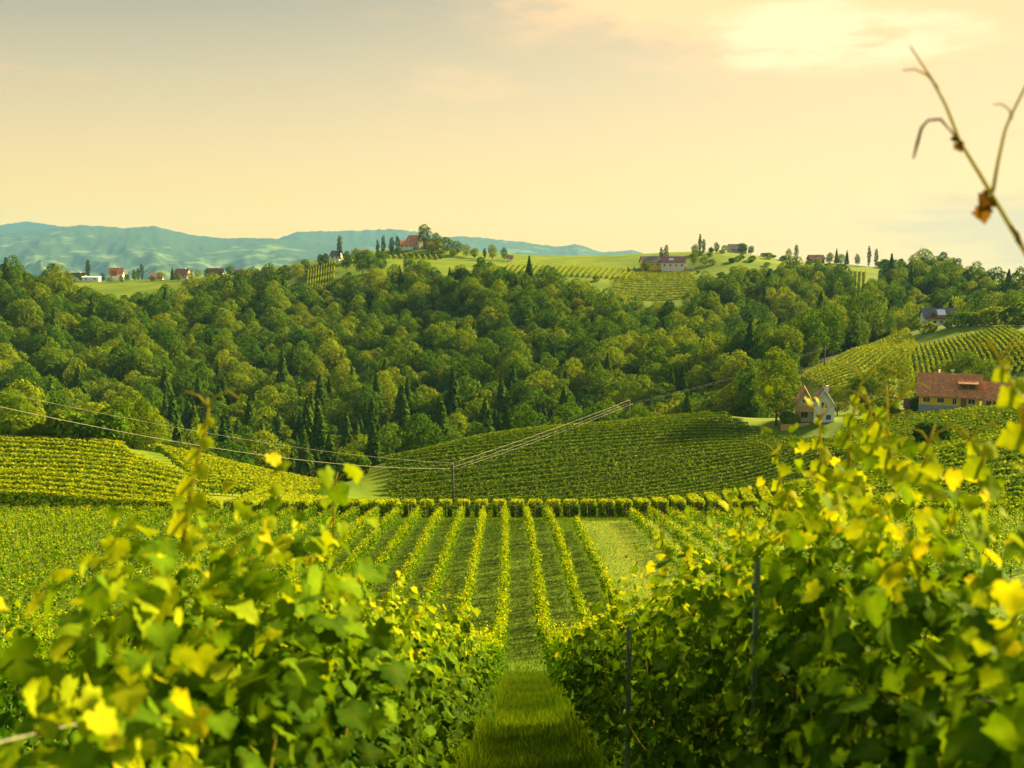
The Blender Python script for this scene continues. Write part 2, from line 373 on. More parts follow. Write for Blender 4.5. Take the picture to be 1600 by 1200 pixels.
# forest extent in (photo column, distance)
FX = [-500, 0, 230, 500, 580, 700, 850, 1000, 1130, 1190, 1250, 1330, 1420, 1500, 1600, 2100]
FMIN = [235, 236, 232, 238, 246, 264, 268, 272, 280, 285, 345, 395, 450, 458, 440, 400]
FX2 = [-500, 0, 60, 110, 200, 400, 480, 560, 640, 700, 800, 900, 950, 1010, 1075, 1100, 1150, 1300, 1325, 1355, 1385, 1450, 1500, 1560, 1600, 2100]
FMAX = [600, 560, 580, 530, 600, 610, 570, 590, 600, 590, 570, 560, 535, 520, 545, 600, 620, 660, 600, 600, 690, 715, 640, 590, 575, 575]
CLEAR = [(370, 445, 588, 660), (480, 530, 585, 690), (625, 660, 620, 700), (85, 200, 690, 840), (1322, 1352, 540, 760)]
def in_forest(x, y):
    px = 800 + F * ct * x / np.maximum(y, 1)
    ok = (y > np.interp(px, FX, FMIN)) & (y < np.interp(px, FX2, FMAX))
    for a, b, c, d in CLEAR: ok &= ~((px > a) & (px < b) & (y > c) & (y < d))
    return ok, px

az = np.radians(np.concatenate([np.arange(-180, -42, 3.0), np.arange(-42, 42, 0.28), np.arange(42, 180, 3.0)]))
rr = np.concatenate([[0.4], np.arange(1, 60, 0.75), np.arange(60, 300, 1.6), 300 * 1.011 ** np.arange(0, 130), 1250 * 1.08 ** np.arange(0, 37)])
rr = rr[rr < 12000]
Az, Rr = np.meshgrid(az, rr)
gx, gy = Rr * np.sin(Az), Rr * np.cos(Az)
gz = hz(gx, gy)
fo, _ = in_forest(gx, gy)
na, nr_ = len(az), len(rr)
idx = np.arange(na * nr_).reshape(nr_, na); nx = np.roll(idx, -1, axis=1)
faces = np.stack([idx[:-1], nx[:-1], nx[1:], idx[1:]], -1).reshape(-1, 4)[:, ::-1]
# bare or worn ground: the track right of the young rows and the edge strip of the vineyard hill
lane = gx - 0.008 * gy
worn = np.clip(1 - np.abs(lane - 9.2) / 2.6, 0, 1) * ((gy > 42) & (gy < 110)) + np.clip(1 - np.abs(gy - 106.8) / 2.2, 0, 1) * 0.7 * np.clip((gx + 22) / 8, 0, 1) * (gx < 60)
lane_dark = ((lane > -60) & (lane < 6.6) & (gy > -2) & (gy < 105.5)).astype(float)  # darker green ground across the near slope and terrace rows
gm, t, o = new_mat('meadow')
p = t.nodes.new('ShaderNodeBsdfPrincipled'); p.inputs['Roughness'].default_value = 0.95; p.inputs['Specular IOR Level'].default_value = 0.1
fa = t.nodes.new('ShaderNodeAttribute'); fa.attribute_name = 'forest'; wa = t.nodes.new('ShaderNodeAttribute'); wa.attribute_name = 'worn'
col = ramp_node(t, tnoise(t, 0.06, 6), [(0.3, (0.085, 0.150, 0.004)), (0.55, (0.135, 0.195, 0.005)), (0.75, (0.20, 0.235, 0.006))])
col = tmix(t, 1.0, col, ramp_node(t, tnoise(t, 2.2, 6, rough=0.7), [(0.3, (0.55, 0.6, 0.5)), (0.7, (1.3, 1.25, 1.2))]), 'MULTIPLY')
la = t.nodes.new('ShaderNodeAttribute'); la.attribute_name = 'lane_dark'
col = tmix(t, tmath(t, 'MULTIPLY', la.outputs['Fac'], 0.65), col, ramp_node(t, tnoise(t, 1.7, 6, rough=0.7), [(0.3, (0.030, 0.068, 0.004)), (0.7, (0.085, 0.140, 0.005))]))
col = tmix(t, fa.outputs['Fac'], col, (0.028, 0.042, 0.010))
col = tmix(t, tmath(t, 'MULTIPLY', wa.outputs['Fac'], tmath(t, 'ADD', tnoise(t, 1.1, 5), 0.25), True), col, (0.17, 0.205, 0.008))
t.links.new(col, p.inputs[0])
b = t.nodes.new('ShaderNodeBump'); b.inputs[0].default_value = 0.7; b.inputs[1].default_value = 0.12; t.links.new(tnoise(t, 3.5, 6, rough=0.7), b.inputs[2]); t.links.new(b.outputs[0], p.inputs['Normal'])
t.links.new(p.outputs[0], o.inputs[0])
gme = np_mesh('ground', np.stack([gx, gy, gz], -1).reshape(-1, 3), faces, gm, True, {'forest': fo.astype(float), 'worn': worn, 'lane_dark': lane_dark})
tag(link('ground', gme), kind='structure')

# ------------------------------------------------------------------ far mountains
def mountain_mat(name, fields):
    m, t, o = new_mat(name)
    p = t.nodes.new('ShaderNodeBsdfPrincipled'); p.inputs['Roughness'].default_value = 0.95; p.inputs['Specular IOR Level'].default_value = 0.05
    n1 = tnoise(t, 0.0016, 5, rough=0.5); n2 = tnoise(t, 0.012, 6, rough=0.7)
    v = t.nodes.new('ShaderNodeTexVoronoi'); v.inputs['Scale'].default_value = 0.0062
    mp = t.nodes.new('ShaderNodeMapping'); mp.inputs[3].default_value = (1, 0.7, 2.6); g = t.nodes.new('ShaderNodeNewGeometry'); t.links.new(g.outputs['Position'], mp.inputs[0]); t.links.new(mp.outputs[0], v.inputs[0])
    forest = ramp_node(t, n2, [(0.3, (0.016, 0.040, 0.020)), (0.7, (0.040, 0.075, 0.030))])
    field = ramp_node(t, v.outputs['Distance'], [(0.0, (0.15, 0.20, 0.045)), (0.6, (0.09, 0.145, 0.04))])
    sp = t.nodes.new('ShaderNodeSeparateColor'); t.links.new(v.outputs['Color'], sp.inputs[0])
    z = t.nodes.new('ShaderNodeSeparateXYZ'); t.links.new(g.outputs['Position'], z.inputs[0])
    hi = tmath(t, 'MULTIPLY', z.outputs[2], 0.0007)
    f = tmath(t, 'SUBTRACT', tmath(t, 'ADD', tmath(t, 'MULTIPLY', sp.outputs[0], 0.35), tmath(t, 'MULTIPLY', n1, 0.9)), tmath(t, 'ADD', hi, fields))
    f = tmath(t, 'MULTIPLY', f, 22.0, True)
    t.links.new(tmix(t, f, forest, field), p.inputs[0]); t.links.new(p.outputs[0], o.inputs[0]); return m
def vnoise(a, b, seed):
    r = np.random.default_rng(seed); g = r.random((64, 64)); z = np.zeros_like(a); amp = 1.0
    for k in range(5):
        u, v = a * 2 ** k, b * 2 ** k; iu, iv = np.floor(u).astype(int), np.floor(v).astype(int); fu, fv = u - iu, v - iv
        fu = fu * fu * (3 - 2 * fu); fv = fv * fv * (3 - 2 * fv); G = lambda i, j: g[i % 64, j % 64]
        z += amp * ((G(iu, iv) * (1 - fu) + G(iu + 1, iv) * fu) * (1 - fv) + (G(iu, iv + 1) * (1 - fu) + G(iu + 1, iv + 1) * fu) * fv - 0.5); amp *= 0.5
    return z
def mountain(name, prof, R, depth, fields, seed):
    px = np.linspace(prof[0][0], prof[-1][0], 420)
    top = (430 - np.interp(px, [q[0] for q in prof], [q[1] for q in prof])) / F * R
    u = np.linspace(-1, 0.7, 90)
    PX, U = np.meshgrid(px, u); rad = R + U * depth
    ang = np.arctan((PX - 800) / F)
    body = np.where(U < 0, (1 + U) ** 1.25, 1 - (U / 0.7) ** 2)
    T = np.broadcast_to(top, PX.shape)
    nz = vnoise(PX / 70.0, rad / 1400.0, seed)
    h = -120 + (T + 120) * np.clip(body + nz * 0.42 * (1 - np.clip(body, 0, 1)) * np.clip((1 + U) * 4, 0, 1), -0.02, 1.0)
    h += vnoise(PX / 7.0, rad / 200.0, seed + 1) * 12 * R / 9000 * np.clip(body, 0, 1)
    v = np.stack([rad * np.tan(ang), rad, h], -1).reshape(-1, 3)
    i = np.arange(PX.size).reshape(PX.shape)
    f = np.stack([i[:-1, :-1], i[:-1, 1:], i[1:, 1:], i[1:, :-1]], -1).reshape(-1, 4)
    tag(link(name, np_mesh(name, v, f, mountain_mat(name, fields), True)), kind='structure')
mountain('hills', [(-700,400),(-300,378),(-120,372),(0,368),(60,361),(130,353),(165,354),(200,357),(250,354),(300,367),(350,373),(400,372),(440,374),(520,381),(620,389),(700,396),(800,405),(900,415),(1000,432)], 9000, 4400, 0.60, 3)
mountain('hills', [(250,425),(380,385),(430,376),(470,363),(560,361),(620,359),(660,364),(700,372),(720,370),(760,373),(820,379),(870,386),(900,382),(940,395),(985,391),(1010,398),(1060,406),(1150,416),(1300,432)], 10800, 3800, 0.60, 8)
mountain('mountain', [(-700,372),(-250,362),(-100,358),(0,354),(50,348),(90,353),(150,362),(260,380),(400,400)], 11600, 700, 0.9, 14)

# ------------------------------------------------------------------ vines
# lobed leaf: fan of 18 triangles round a point on the midrib
half = [(0.15, -0.15), (0.36, -0.18), (0.53, -0.02), (0.48, 0.11), (0.66, 0.26), (0.57, 0.43), (0.46, 0.46), (0.45, 0.65), (0.29, 0.68), (0.19, 0.86)]
ring = [(0, 0.0)] + half + [(0, 1.02)] + [(-x, y) for x, y in reversed(half)]
def leaf_template(cup, droop, fold, seed):
    r = random.Random(seed); v = [(0, 0.3, 0.03)]
    for x, y in ring:
        x *= r.uniform(0.9, 1.1); y *= r.uniform(0.94, 1.06)
        v.append((x, y, cup * (x * x + (y - 0.3) ** 2) - droop * max(0, y) ** 2 + fold * abs(x) + r.uniform(-0.05, 0.05)))
    k = len(ring); return v, [(0, 1 + i, 1 + (i + 1) % k) for i in range(k)]
LT = [leaf_template(0.10, 0.18, 0.10, 1), leaf_template(-0.22, 0.05, 0.22, 2), leaf_template(0.25, 0.35, -0.15, 3), leaf_template(-0.10, 0.42, 0.25, 4), leaf_template(0.32, -0.05, 0.05, 5), leaf_template(-0.35, 0.20, 0.0, 6)]
def rib(tv): return [1.0 if abs(x) < 0.02 else 0.0 for x, y, z in tv]
LT_MESH = [np_mesh('vine_leaf', t[0], t[1], M['vine_single'], True, {'rib': rib(t[0])}) for t in LT]
QUAD = ([(-0.5, 0, 0.06), (0.05, -0.5, -0.05), (0.55, 0.05, 0.06), (0, 0.6, -0.1)], [(0, 1, 2, 3)])
DIA = ([(0, -0.2, 0), (0.5, 0.25, 0.12), (0, 0.3, -0.04), (0, 0.95, -0.1), (-0.5, 0.25, 0.12)], [(0, 1, 2), (1, 3, 2), (2, 3, 4), (0, 2, 4)])

def row_x(a, D):
    D = np.asarray(D, float); return a + 0.008 * D - 0.55 * (np.maximum(D - 50, 0) / 50) ** 2
def row_h(a, D):      # canopy height; the row right of the lane stands tallest
    return np.interp(D, [2, 2.5, 3, 3.9, 5.2, 7, 11, 15], [1.95, 2.05, 2.15, 2.45, 2.34, 2.25, 2.02, 1.85]) if 0 < a < 2 else np.interp(D, [1.5, 2.1, 2.7, 3.5, 4.6, 8, 14], [1.50, 1.70, 2.12, 2.10, 1.85, 1.86, 1.78])

def shoots(a, d0, d1, per_m, nodes, laterals, young=0.0):
    """leaf frames grown along upright shoots; returns pos, normal, tip, size, tint, plus the shoot lines"""
    n = int((d1 - d0) * per_m)
    D = rng.uniform(d0, d1, n); base = rng.normal(0, 0.05, n)
    H = row_h(a, D) + rng.normal(0, 0.10, n) + (rng.random(n) < 0.07) * rng.uniform(0.05, 0.3, n) * (D > 4)
    lean = rng.normal(0, 0.16, n); leany = rng.normal(0, 0.14, n); curl = rng.normal(0, 0.14, n)
    tt = np.linspace(0.0, 1.0, nodes)[None] * np.ones((n, 1)) + rng.uniform(-0.02, 0.02, (n, nodes))
    z0 = 0.50 + rng.uniform(-0.18, 0.14, n)
    lx = base[:, None] + lean[:, None] * tt + curl[:, None] * np.sin(tt * 3.0)
    ly = D[:, None] + leany[:, None] * tt
    lz = z0[:, None] + (H - z0)[:, None] * tt
    lines = np.stack([lx, ly, lz], -1)
    reps = 1 + laterals
    q = np.repeat(lines.reshape(-1, 3), reps, axis=0); tq = np.repeat(tt.ravel(), reps)
    m = len(q)
    ang = rng.uniform(0, 2 * np.pi, m); side = np.where(rng.random(m) < 0.5, 1.0, -1.0)
    outx = np.where(rng.random(m) < 0.75, side * np.abs(np.cos(ang) * 0.4 + 0.7), np.cos(ang)); outy = np.sin(ang) * 0.8
    outd = norm(np.stack([outx, outy, rng.uniform(-0.3, 0.35, m)], -1))
    reach = rng.uniform(0.04, 0.32, m) * (1.15 - 0.55 * tq)
    q = q + outd * reach[:, None]; q[:, 2] += rng.normal(0, 0.03, m)
    tip = norm(outd * 0.7 + np.array([0, 0, -0.75]) + rnd(m, 0.35))
    nr = norm(outd * 0.75 + np.array([0, 0, 0.7]) + rnd(m, 0.38))
    size = rng.uniform(0.046, 0.098, m) * np.where(tq > 0.86, 0.62, 1.0)
    tint = np.clip(rng.normal(0.22 + young, 0.14, m) + (0.58 - young) * np.clip((tq - 0.4) / 0.6, 0, 1) ** 1.4 + (rng.random(m) < 0.015) * 0.35, 0, 1)
    wx = q[:, 0] + row_x(a, q[:, 1])
    pos = np.stack([wx, q[:, 1], q[:, 2] + near_profile(q[:, 1])], -1)
    lw = lines.copy(); lw[..., 0] += row_x(a, lines[..., 1]); lw[..., 2] += near_profile(lines[..., 1])
    return pos, nr, tip, size, tint, lw
def leaf_mesh(name, fr, templ, mat, keep_rib=False, grow=1.0):
    pos, nr, tip, size, tint = fr; V = []; Fc = []; T = []; Rb = []; off = 0
    pick = rng.integers(0, len(templ), len(pos))
    for k, tp in enumerate(templ):
        s = pick == k
        if not s.any(): continue
        v, f = stamp(tp[0], tp[1], pos[s], nr[s], tip[s], size[s] * grow)
        V.append(v); Fc.append(f + off); off += len(v); T.append(np.repeat(tint[s], len(tp[0]))); Rb.append(np.tile(rib(tp[0]), s.sum()))
    at_ = {'tint': np.concatenate(T)}
    if keep_rib: at_['rib'] = np.concatenate(Rb)
    return np_mesh(name, np.concatenate(V), np.concatenate(Fc), mat, True, at_)
ORD = ['first', 'second', 'third', 'fourth', 'fifth', 'sixth', 'seventh', 'eighth', 'ninth', 'tenth', 'eleventh', 'twelfth']
def nth(i):
    if i < len(ORD): return ORD[i]
    k = i + 1; return '%d%s' % (k, 'th' if 10 <= k % 100 <= 20 else {1: 'st', 2: 'nd', 3: 'rd'}.get(k % 10, 'th'))

def stakes(mb_mat, parent, pts, h, r=0.03, name='post'):
    me = MB().tube([(0, 0, -0.4), (0, 0, h)], r, 6).mesh(name, mb_mat)
    for q in pts: link(name, me, parent, q)

# -- the two rows beside the lane: every plant a thing of its own as far as plants tell apart
def grapevine(a, d0, d1, i, side):
    pos, nr, tip, size, tint, lines = shoots(a, d0, d1, 20 if d0 < 6 else 17, 20, 2)
    dist = np.linalg.norm(pos, axis=1); px, py = project(pos[:, 0], pos[:, 1], pos[:, 2])
    keep = dist > 0.95                                     # nothing grows into the lens
    pos, nr, tip, size, tint, dist, px, py = [v[keep] for v in (pos, nr, tip, size, tint, dist, px, py)]
    mid = (d0 + d1) / 2; bx = float(row_x(a, mid)); bz = float(near_profile(mid))
    root = empty('grapevine', (bx, mid, bz))
    tag(root, 'leafy grapevine, %s plant from the camera in the row %s of the grass lane' % (nth(i), side), 'grapevine', 'grapevines beside the grass lane')
    loc = np.array([bx, mid, bz])
    rel = pos - loc
    if d0 < 7:
        vis = (px > -60) & (px < 1660) & (py < 1260)
        order = np.argsort(np.where(vis, dist, 99) - np.abs(rel[:, 0]) * 0.8 * (np.sign(rel[:, 0]) == -np.sign(a)))
        nsel = min(190 if d0 < 5 else 110, int(vis.sum()))
        sel = order[:nsel]
        for j in sel:
            n_ = Vector(nr[j]).normalized(); x_ = Vector(tip[j]).cross(n_).normalized(); y_ = n_.cross(x_)
            o_ = link('leaf', LT_MESH[rng.integers(0, 6)], root)
            mm = Matrix((x_, y_, n_)).transposed().to_4x4() @ Matrix.Diagonal((size[j] * 1.06,) * 3 + (1,)); mm.translation = Vector(rel[j]); o_.matrix_local = mm
            tv = float(tint[j]); o_.color = (tv, tv, tv, 1)
        rest = np.ones(len(pos), bool); rest[sel] = False
    else: rest = np.ones(len(pos), bool)
    if rest.any():
        me = leaf_mesh('foliage', (rel[rest], nr[rest], tip[rest], size[rest], tint[rest]), LT if d0 < 16 else [DIA], M['vine_near'] if d0 < 16 else M['vine'], d0 < 16, 1.0 if d0 < 16 else 1.12)
        tag(link('foliage', me, root), kind='stuff')
    tr = MB().tube([(0.03, 0, -0.15), (0.0, 0.02, 0.2), (-0.04, -0.01, 0.42), (0.01, 0.03, 0.66), (0.03, 0.15, 0.74)], [0.035, 0.03, 0.027, 0.026, 0.018], 7)
    tr.build('trunk', M['bark'], root, smooth_=True)
    c = MB()
    for s in (-1, 1): c.tube([(0.0, 0, 0.68), (0.02, s * 0.15, 0.76), (-0.01, s * 0.55, 0.72)], [0.018, 0.014, 0.010], 5)
    c.build('cordon', M['bark'], root, smooth_=True)
    if d0 < 10:
        c = MB()
        for ln in lines[::2, :13]: 
            if min(np.linalg.norm(ln, axis=1)) > 0.9: c.tube([tuple(q - loc) for q in ln[::4]], [0.006, 0.0055, 0.0045, 0.0035, 0.003][:len(ln[::4])], 5)
        if c.v: c.build('cane', M['cane'], root, smooth_=True)
    return root
plants = {}
for a, side in ((-1.0, 'left'), (1.3, 'right')):
    d = 1.3 if a < 0 else 1.6; i = 0
    while d < 17:
        plants[(side, i)] = grapevine(a, d, d + 1.15, i, side); d += 1.15; i += 1

def row_thing(a, d0, d1, per_m, nodes, lat, label, group, templ, mat, grow, posts=None, hs=1.0, z_fn=near_profile, trunk=True):
    pos, nr, tip, size, tint, _ = shoots(a, d0, d1, per_m, nodes, lat, 0.30 if hs != 1.0 else 0.05)
    if hs != 1.0:
        g0 = near_profile(pos[:, 1]); pos[:, 2] = g0 + (pos[:, 2] - g0) * hs
        pos[:, 0] = row_x(a, pos[:, 1]) + (pos[:, 0] - row_x(a, pos[:, 1])) * 0.85
    mid = (d0 + d1) / 2; loc = np.array([float(row_x(a, mid)), mid, float(near_profile(mid))])
    root = empty('vine_row', loc); tag(root, label, 'vine row', group)
    tag(link('foliage', leaf_mesh('foliage', (pos - loc, nr, tip, size, tint), templ, mat, False, grow), root), kind='stuff')
    if posts:
        stakes(M['woodpole'], root, [tuple(np.array([float(row_x(a, D)), D, float(near_profile(D))]) - loc) for D in np.arange(d0 + 0.4, d1, posts)], 1.75 * hs, 0.035)
    if trunk:
        c = MB()
        for D in np.arange(d0 + 0.5, d1, 1.2):
            b_ = np.array([float(row_x(a, D)) + rng.normal(0, 0.03), D, float(near_profile(D))]) - loc
            c.tube([tuple(b_ + np.array([0, 0, -0.1])), tuple(b_ + np.array([rng.normal(0, .04), 0, 0.4])), tuple(b_ + np.array([0, .05, 0.75 * hs]))], [0.03, 0.025, 0.018], 5)
        tag(c.build('trunks', M['bark'], root), kind='stuff')
    return root
# rest of the lane rows and their neighbours down to the terrace edge
row_thing(-1.0, 18.2, 36.5, 11, 14, 1, 'lower stretch of the vine row left of the grass lane, ending at the terrace', 'vine rows on the near slope', [DIA], M['vine'], 1.2, 5.0)
row_thing(1.3, 18.7, 36.5, 11, 14, 1, 'lower stretch of the vine row right of the grass lane, ending at the terrace', 'vine rows on the near slope', [DIA], M['vine'], 1.2, 5.0)
for k in range(1, 6):
    row_thing(-1.0 - 2.3 * k, 0.8, 36.5, 9, 12, 1, '%s vine row on the near slope left of the grass lane' % nth(k), 'vine rows on the near slope', [DIA], M['vine'], 1.25, 6.0)
    row_thing(1.3 + 2.3 * k, 0.8 if k > 1 else 1.5, 36.5, 9, 12, 1, '%s vine row on the near slope right of the grass lane' % nth(k), 'vine rows on the near slope', [DIA], M['vine'], 1.25, 6.0)
# young rows on the terrace
def tinted(a, d0, d1, lab, grp, hs, per=6.0): return row_thing(a, d0, d1, per, 9, 1, lab, grp, [QUAD], M['vine'], 1.95, 7.0, hs, trunk=False)
for k in range(0, 26):
    tinted(-1.0 - 2.3 * k, 46.0 + (k > 8) * 2, 105.0 + 2.5 * (k > 14), '%s sunlit young vine row on the terrace, counted leftward from the grass lane' % nth(k), 'young vine rows on the terrace', 0.86, 8 if k < 8 else 5.5)
for k in range(0, 3):
    tinted(1.3 + 2.3 * k, 46.0, 105.0 - (k == 2) * 11, '%s young vine row on the terrace right of the grass lane' % nth(k), 'young vine rows on the terrace', 0.86, 8)
for k in range(0, 27):
    tinted(12.2 + 2.1 * k, 66.0 + 0.2 * k, 102.5, '%s full vine row right of the worn grass track, counted from the track' % nth(k), 'vine rows right of the worn track', 0.95, 5.5)

# -- rows given by a line on the ground
def ground_row(name, pts, label, group, size, per_m, height=1.95, halfw=0.28, z0=0.35, mat='vine_far', posts=None, tint0=0.35, tops=0.4, step=2.5, top_share=0.22):
    pts = np.asarray(pts, float); seg = np.linalg.norm(np.diff(pts, axis=0), axis=1); cum = np.concatenate([[0], np.cumsum(seg)]); L = cum[-1]
    if L < 2: return None
    m = int(L * per_m); u = rng.uniform(0, L, m)
    x = np.interp(u, cum, pts[:, 0]); y = np.interp(u, cum, pts[:, 1])
    e = 0.5; dx = np.interp(u + e, cum, pts[:, 0]) - np.interp(u - e, cum, pts[:, 0]); dy = np.interp(u + e, cum, pts[:, 1]) - np.interp(u - e, cum, pts[:, 1])
    tl = np.hypot(dx, dy) + 1e-9; nxv, nyv = -dy / tl, dx / tl
    us = np.arange(0, L + step, step); gzs = hz(np.interp(us, cum, pts[:, 0]), np.interp(us, cum, pts[:, 1])); g = np.interp(u, us, gzs)
    top = rng.random(m) < top_share; sd = np.where(rng.random(m) < 0.5, 1.0, -1.0)
    lump = 0.06 * np.sin(u * 2.9 + rng.uniform(0, 6)) + 0.07 * np.sin(u * rng.uniform(0.9, 1.7) + rng.uniform(0, 6))
    zz = np.where(top, height + lump, z0 + (height - z0) * rng.random(m) ** 0.8); off = np.where(top, rng.uniform(-1, 1, m), sd * rng.uniform(0.6, 1.1, m)) * halfw
    zz += rng.normal(0, 0.06, m)
    pos = np.stack([x + nxv * off, y + nyv * off, g + zz], -1)
    nr = np.where(top[:, None], np.array([0, 0, 1.0]), np.stack([nxv * sd, nyv * sd, np.full(m, 0.35)], -1)) + rnd(m, 0.4)
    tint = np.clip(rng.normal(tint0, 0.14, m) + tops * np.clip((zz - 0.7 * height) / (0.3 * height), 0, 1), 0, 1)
    i0 = len(us) // 2; loc = np.array([pts[len(pts) // 2, 0], pts[len(pts) // 2, 1], h1(pts[len(pts) // 2, 0], pts[len(pts) // 2, 1])])
    v, f = stamp(QUAD[0], QUAD[1], pos - loc, nr, rnd(m), size * rng.uniform(0.75, 1.3, m))
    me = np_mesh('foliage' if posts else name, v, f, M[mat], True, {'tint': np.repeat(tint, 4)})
    if not posts:
        return tag(link(name, me, None, loc), label, 'vine row', group)
    root = empty(name, loc); tag(root, label, 'vine row', group); tag(link('foliage', me, root), kind='stuff')
    ps = [0.0] + list(np.arange(posts, L, posts))
    q = [(np.interp(s, cum, pts[:, 0]) - loc[0], np.interp(s, cum, pts[:, 1]) - loc[1], np.interp(s, us, gzs) - loc[2]) for s in ps]
    stakes(M['woodpole'], root, q, height + 0.1, 0.04)
    return root
# clipped rows beyond the track: seen end on, falling away over the brow
dirx, diry = math.sin(math.radians(-5.8)), math.cos(math.radians(-5.8))
k = 0
for px in np.arange(352, 1240, 28.6):
    x0 = X_at(px, 109.5); xv = 645 + (px - 645) * (0.86 if px > 690 else 0.0); a_ = math.atan((xv - 800) / F); dirx, diry = math.sin(a_), math.cos(a_)
    ground_row('vine_row', [(x0 + dirx * s, 109.5 + diry * s) for s in (0, 5, 10, 18, 26)], 'clipped vine row seen end on beyond the terrace track, %s from the left' % nth(k), 'clipped rows along the terrace track', 0.26, 170, 1.95, 0.62, 0.1, 'vine_far', 9.0, 0.34, 0.55); k += 1
for j in range(5):
    D0 = 111 + j * 3.2
    ground_row('vine_row', [(X_at(px, 1) * 1 * (D0 + (350 - px) * 0.012) , D0 + (350 - px) * 0.012 + dy) for px, dy in ((-220, 0), (-60, 0), (100, 0), (220, 0), (300, -0.5), (340 - 6 * j, -1))],
               'long clipped vine row seen from the side below the left knoll, %s from the front' % nth(j), 'side-on rows below the left knoll', 0.27, 120, 1.95, 0.42, 0.1, 'vine_far', 6.0, 0.38, 0.5)
# left knoll: contour rows
for j in range(9):
    D0 = 131 + j * 4.4
    end = 300 - max(0, j - 3) * 26
    ground_row('vine_row', [(X_at(px, D0 + c), D0 + c) for px, c in ((-260, -6), (-120, 0), (0, 2), (110, 2), (190, 0), (end, -5))],
               'contour vine row on the sunny left knoll, %s row up the slope' % nth(j), 'rows on the left knoll', 0.32, 46, 1.45, 0.28, 0.25, 'vine_far', None, 0.42, 0.55)
# slope falling to the right of the knoll
for j in range(17):
    o_ = j * 3.1
    ground_row('vine_row', [(X_at(px, D - o_), D - o_) for px, D in ((228 + j * 5, 180), (300 + j * 3, 183), (400, 186), (470 - j * 3, 187), (540 - j * 7, 187))],
               'vine row on the lit spur sloping to the valley, %s row from the forest side' % nth(j), 'rows on the spur beside the valley', 0.34, 42, 1.55, 0.28, 0.25, 'vine_far', None, 0.45, 0.55)
# the vineyard hill: rows run along below its crest
crest_px, crest_D = [560, 575, 700, 850, 1000, 1130, 1215, 1300, 1360, 1450], [205, 214, 235, 240, 245, 250, 239, 226, 216, 190]
th = math.radians(17); ux, uy = math.cos(th), math.sin(th); P0 = (X_at(1130, 250), 250)
for j in range(46):
    c0 = (P0[0] + uy * (j * 2.1 - 14), P0[1] - ux * (j * 2.1 - 14)); q = np.arange(-150, 130, 2.0)
    ln = np.stack([c0[0] + ux * q, c0[1] + uy * q + 0.0006 * q * q * 0], 1)
    pxs = 800 + F * ct * ln[:, 0] / np.maximum(ln[:, 1], 1)
    ln = ln[(pxs > np.interp(ln[:, 1], [160, 190, 215], [560, 600, 590])) & (pxs < 1440) & (ln[:, 1] < np.interp(pxs, crest_px, crest_D) - 1) & (ln[:, 1] > 158)]
    if len(ln) > 3:
        cut = np.where(np.diff(ln[:, 0]) > 3.0)[0]; runs = np.split(ln, cut + 1); ln = max(runs, key=len)
    if len(ln) > 3:
        ground_row('vine_row', ln, 'long vine row on the dark vineyard hill, %s row below the crest' % nth(j), 'rows on the vineyard hill', 0.30, 46, 1.5, 0.20, 0.3, 'vine_far', None, 0.17, 0.42)  # low leaf tint puts the hill's shade into the row colour
# vineyard below the orange-roofed farmhouse
for j in range(40):
    D0 = 238 - j * 3.3
    ground_row('vine_row', [(X_at(px, D0 - (px - 1300) * 0.01), D0 - (px - 1300) * 0.01) for px in (max(1325 - j * 4, 1230), 1400, 1480, 1560, 1640, 1720)],
               'vine row on the slope below the orange roofed farmhouse, %s row down' % nth(j), 'rows below the orange roofed farmhouse', 0.36, 32, 1.7, 0.26, 0.3, 'vine_far', None, 0.24, 0.42)
# vineyards below the white chalet
for j in range(13):
    o_ = j * 3.6
    ground_row('vine_row', [(X_at(px, D), D) for px, D in ((1252 + j * 4.5, 338 - o_ * 0.5), (1300 + j * 7, 365 - o_), (1345 + j * 6, 395 - o_), (1412 + j * 1.5, 424 - o_ * 0.9))],
               'bright vine row climbing to the white chalet, %s row from the forest edge' % nth(j), 'rows climbing to the chalet', 0.5, 17, 1.8, 0.35, 0.3, 'vine_far', None, 0.6, 0.3)
for j in range(24):
    pxa = 1408 + j * 7.0
    ground_row('vine_row', [(X_at(pxa, 386), 386), (X_at(pxa + 3 + j * 0.8, 365), 365), (X_at(pxa + 8 + j * 1.5, 340), 340), (X_at(pxa + 12 + j * 2.3, 318), 318)],
               'straight vine row running downhill in front of the chalet, %s row from the left' % nth(j), 'downhill rows in front of the chalet', 0.5, 17, 1.8, 0.35, 0.3, 'vine_far', None, 0.42, 0.35)
for j in range(12):
    ground_row('vine_row', [(X_at(1600 + j * 9, 372), 372), (X_at(1568 + j * 11, 340), 340), (X_at(1535 + j * 13, 312), 312)],
               'vine row at the right edge slanting down beside the chalet vineyard, %s from the left' % nth(j), 'slanting rows at the right edge', 0.5, 17, 1.8, 0.35, 0.3, 'vine_far', None, 0.42, 0.35)
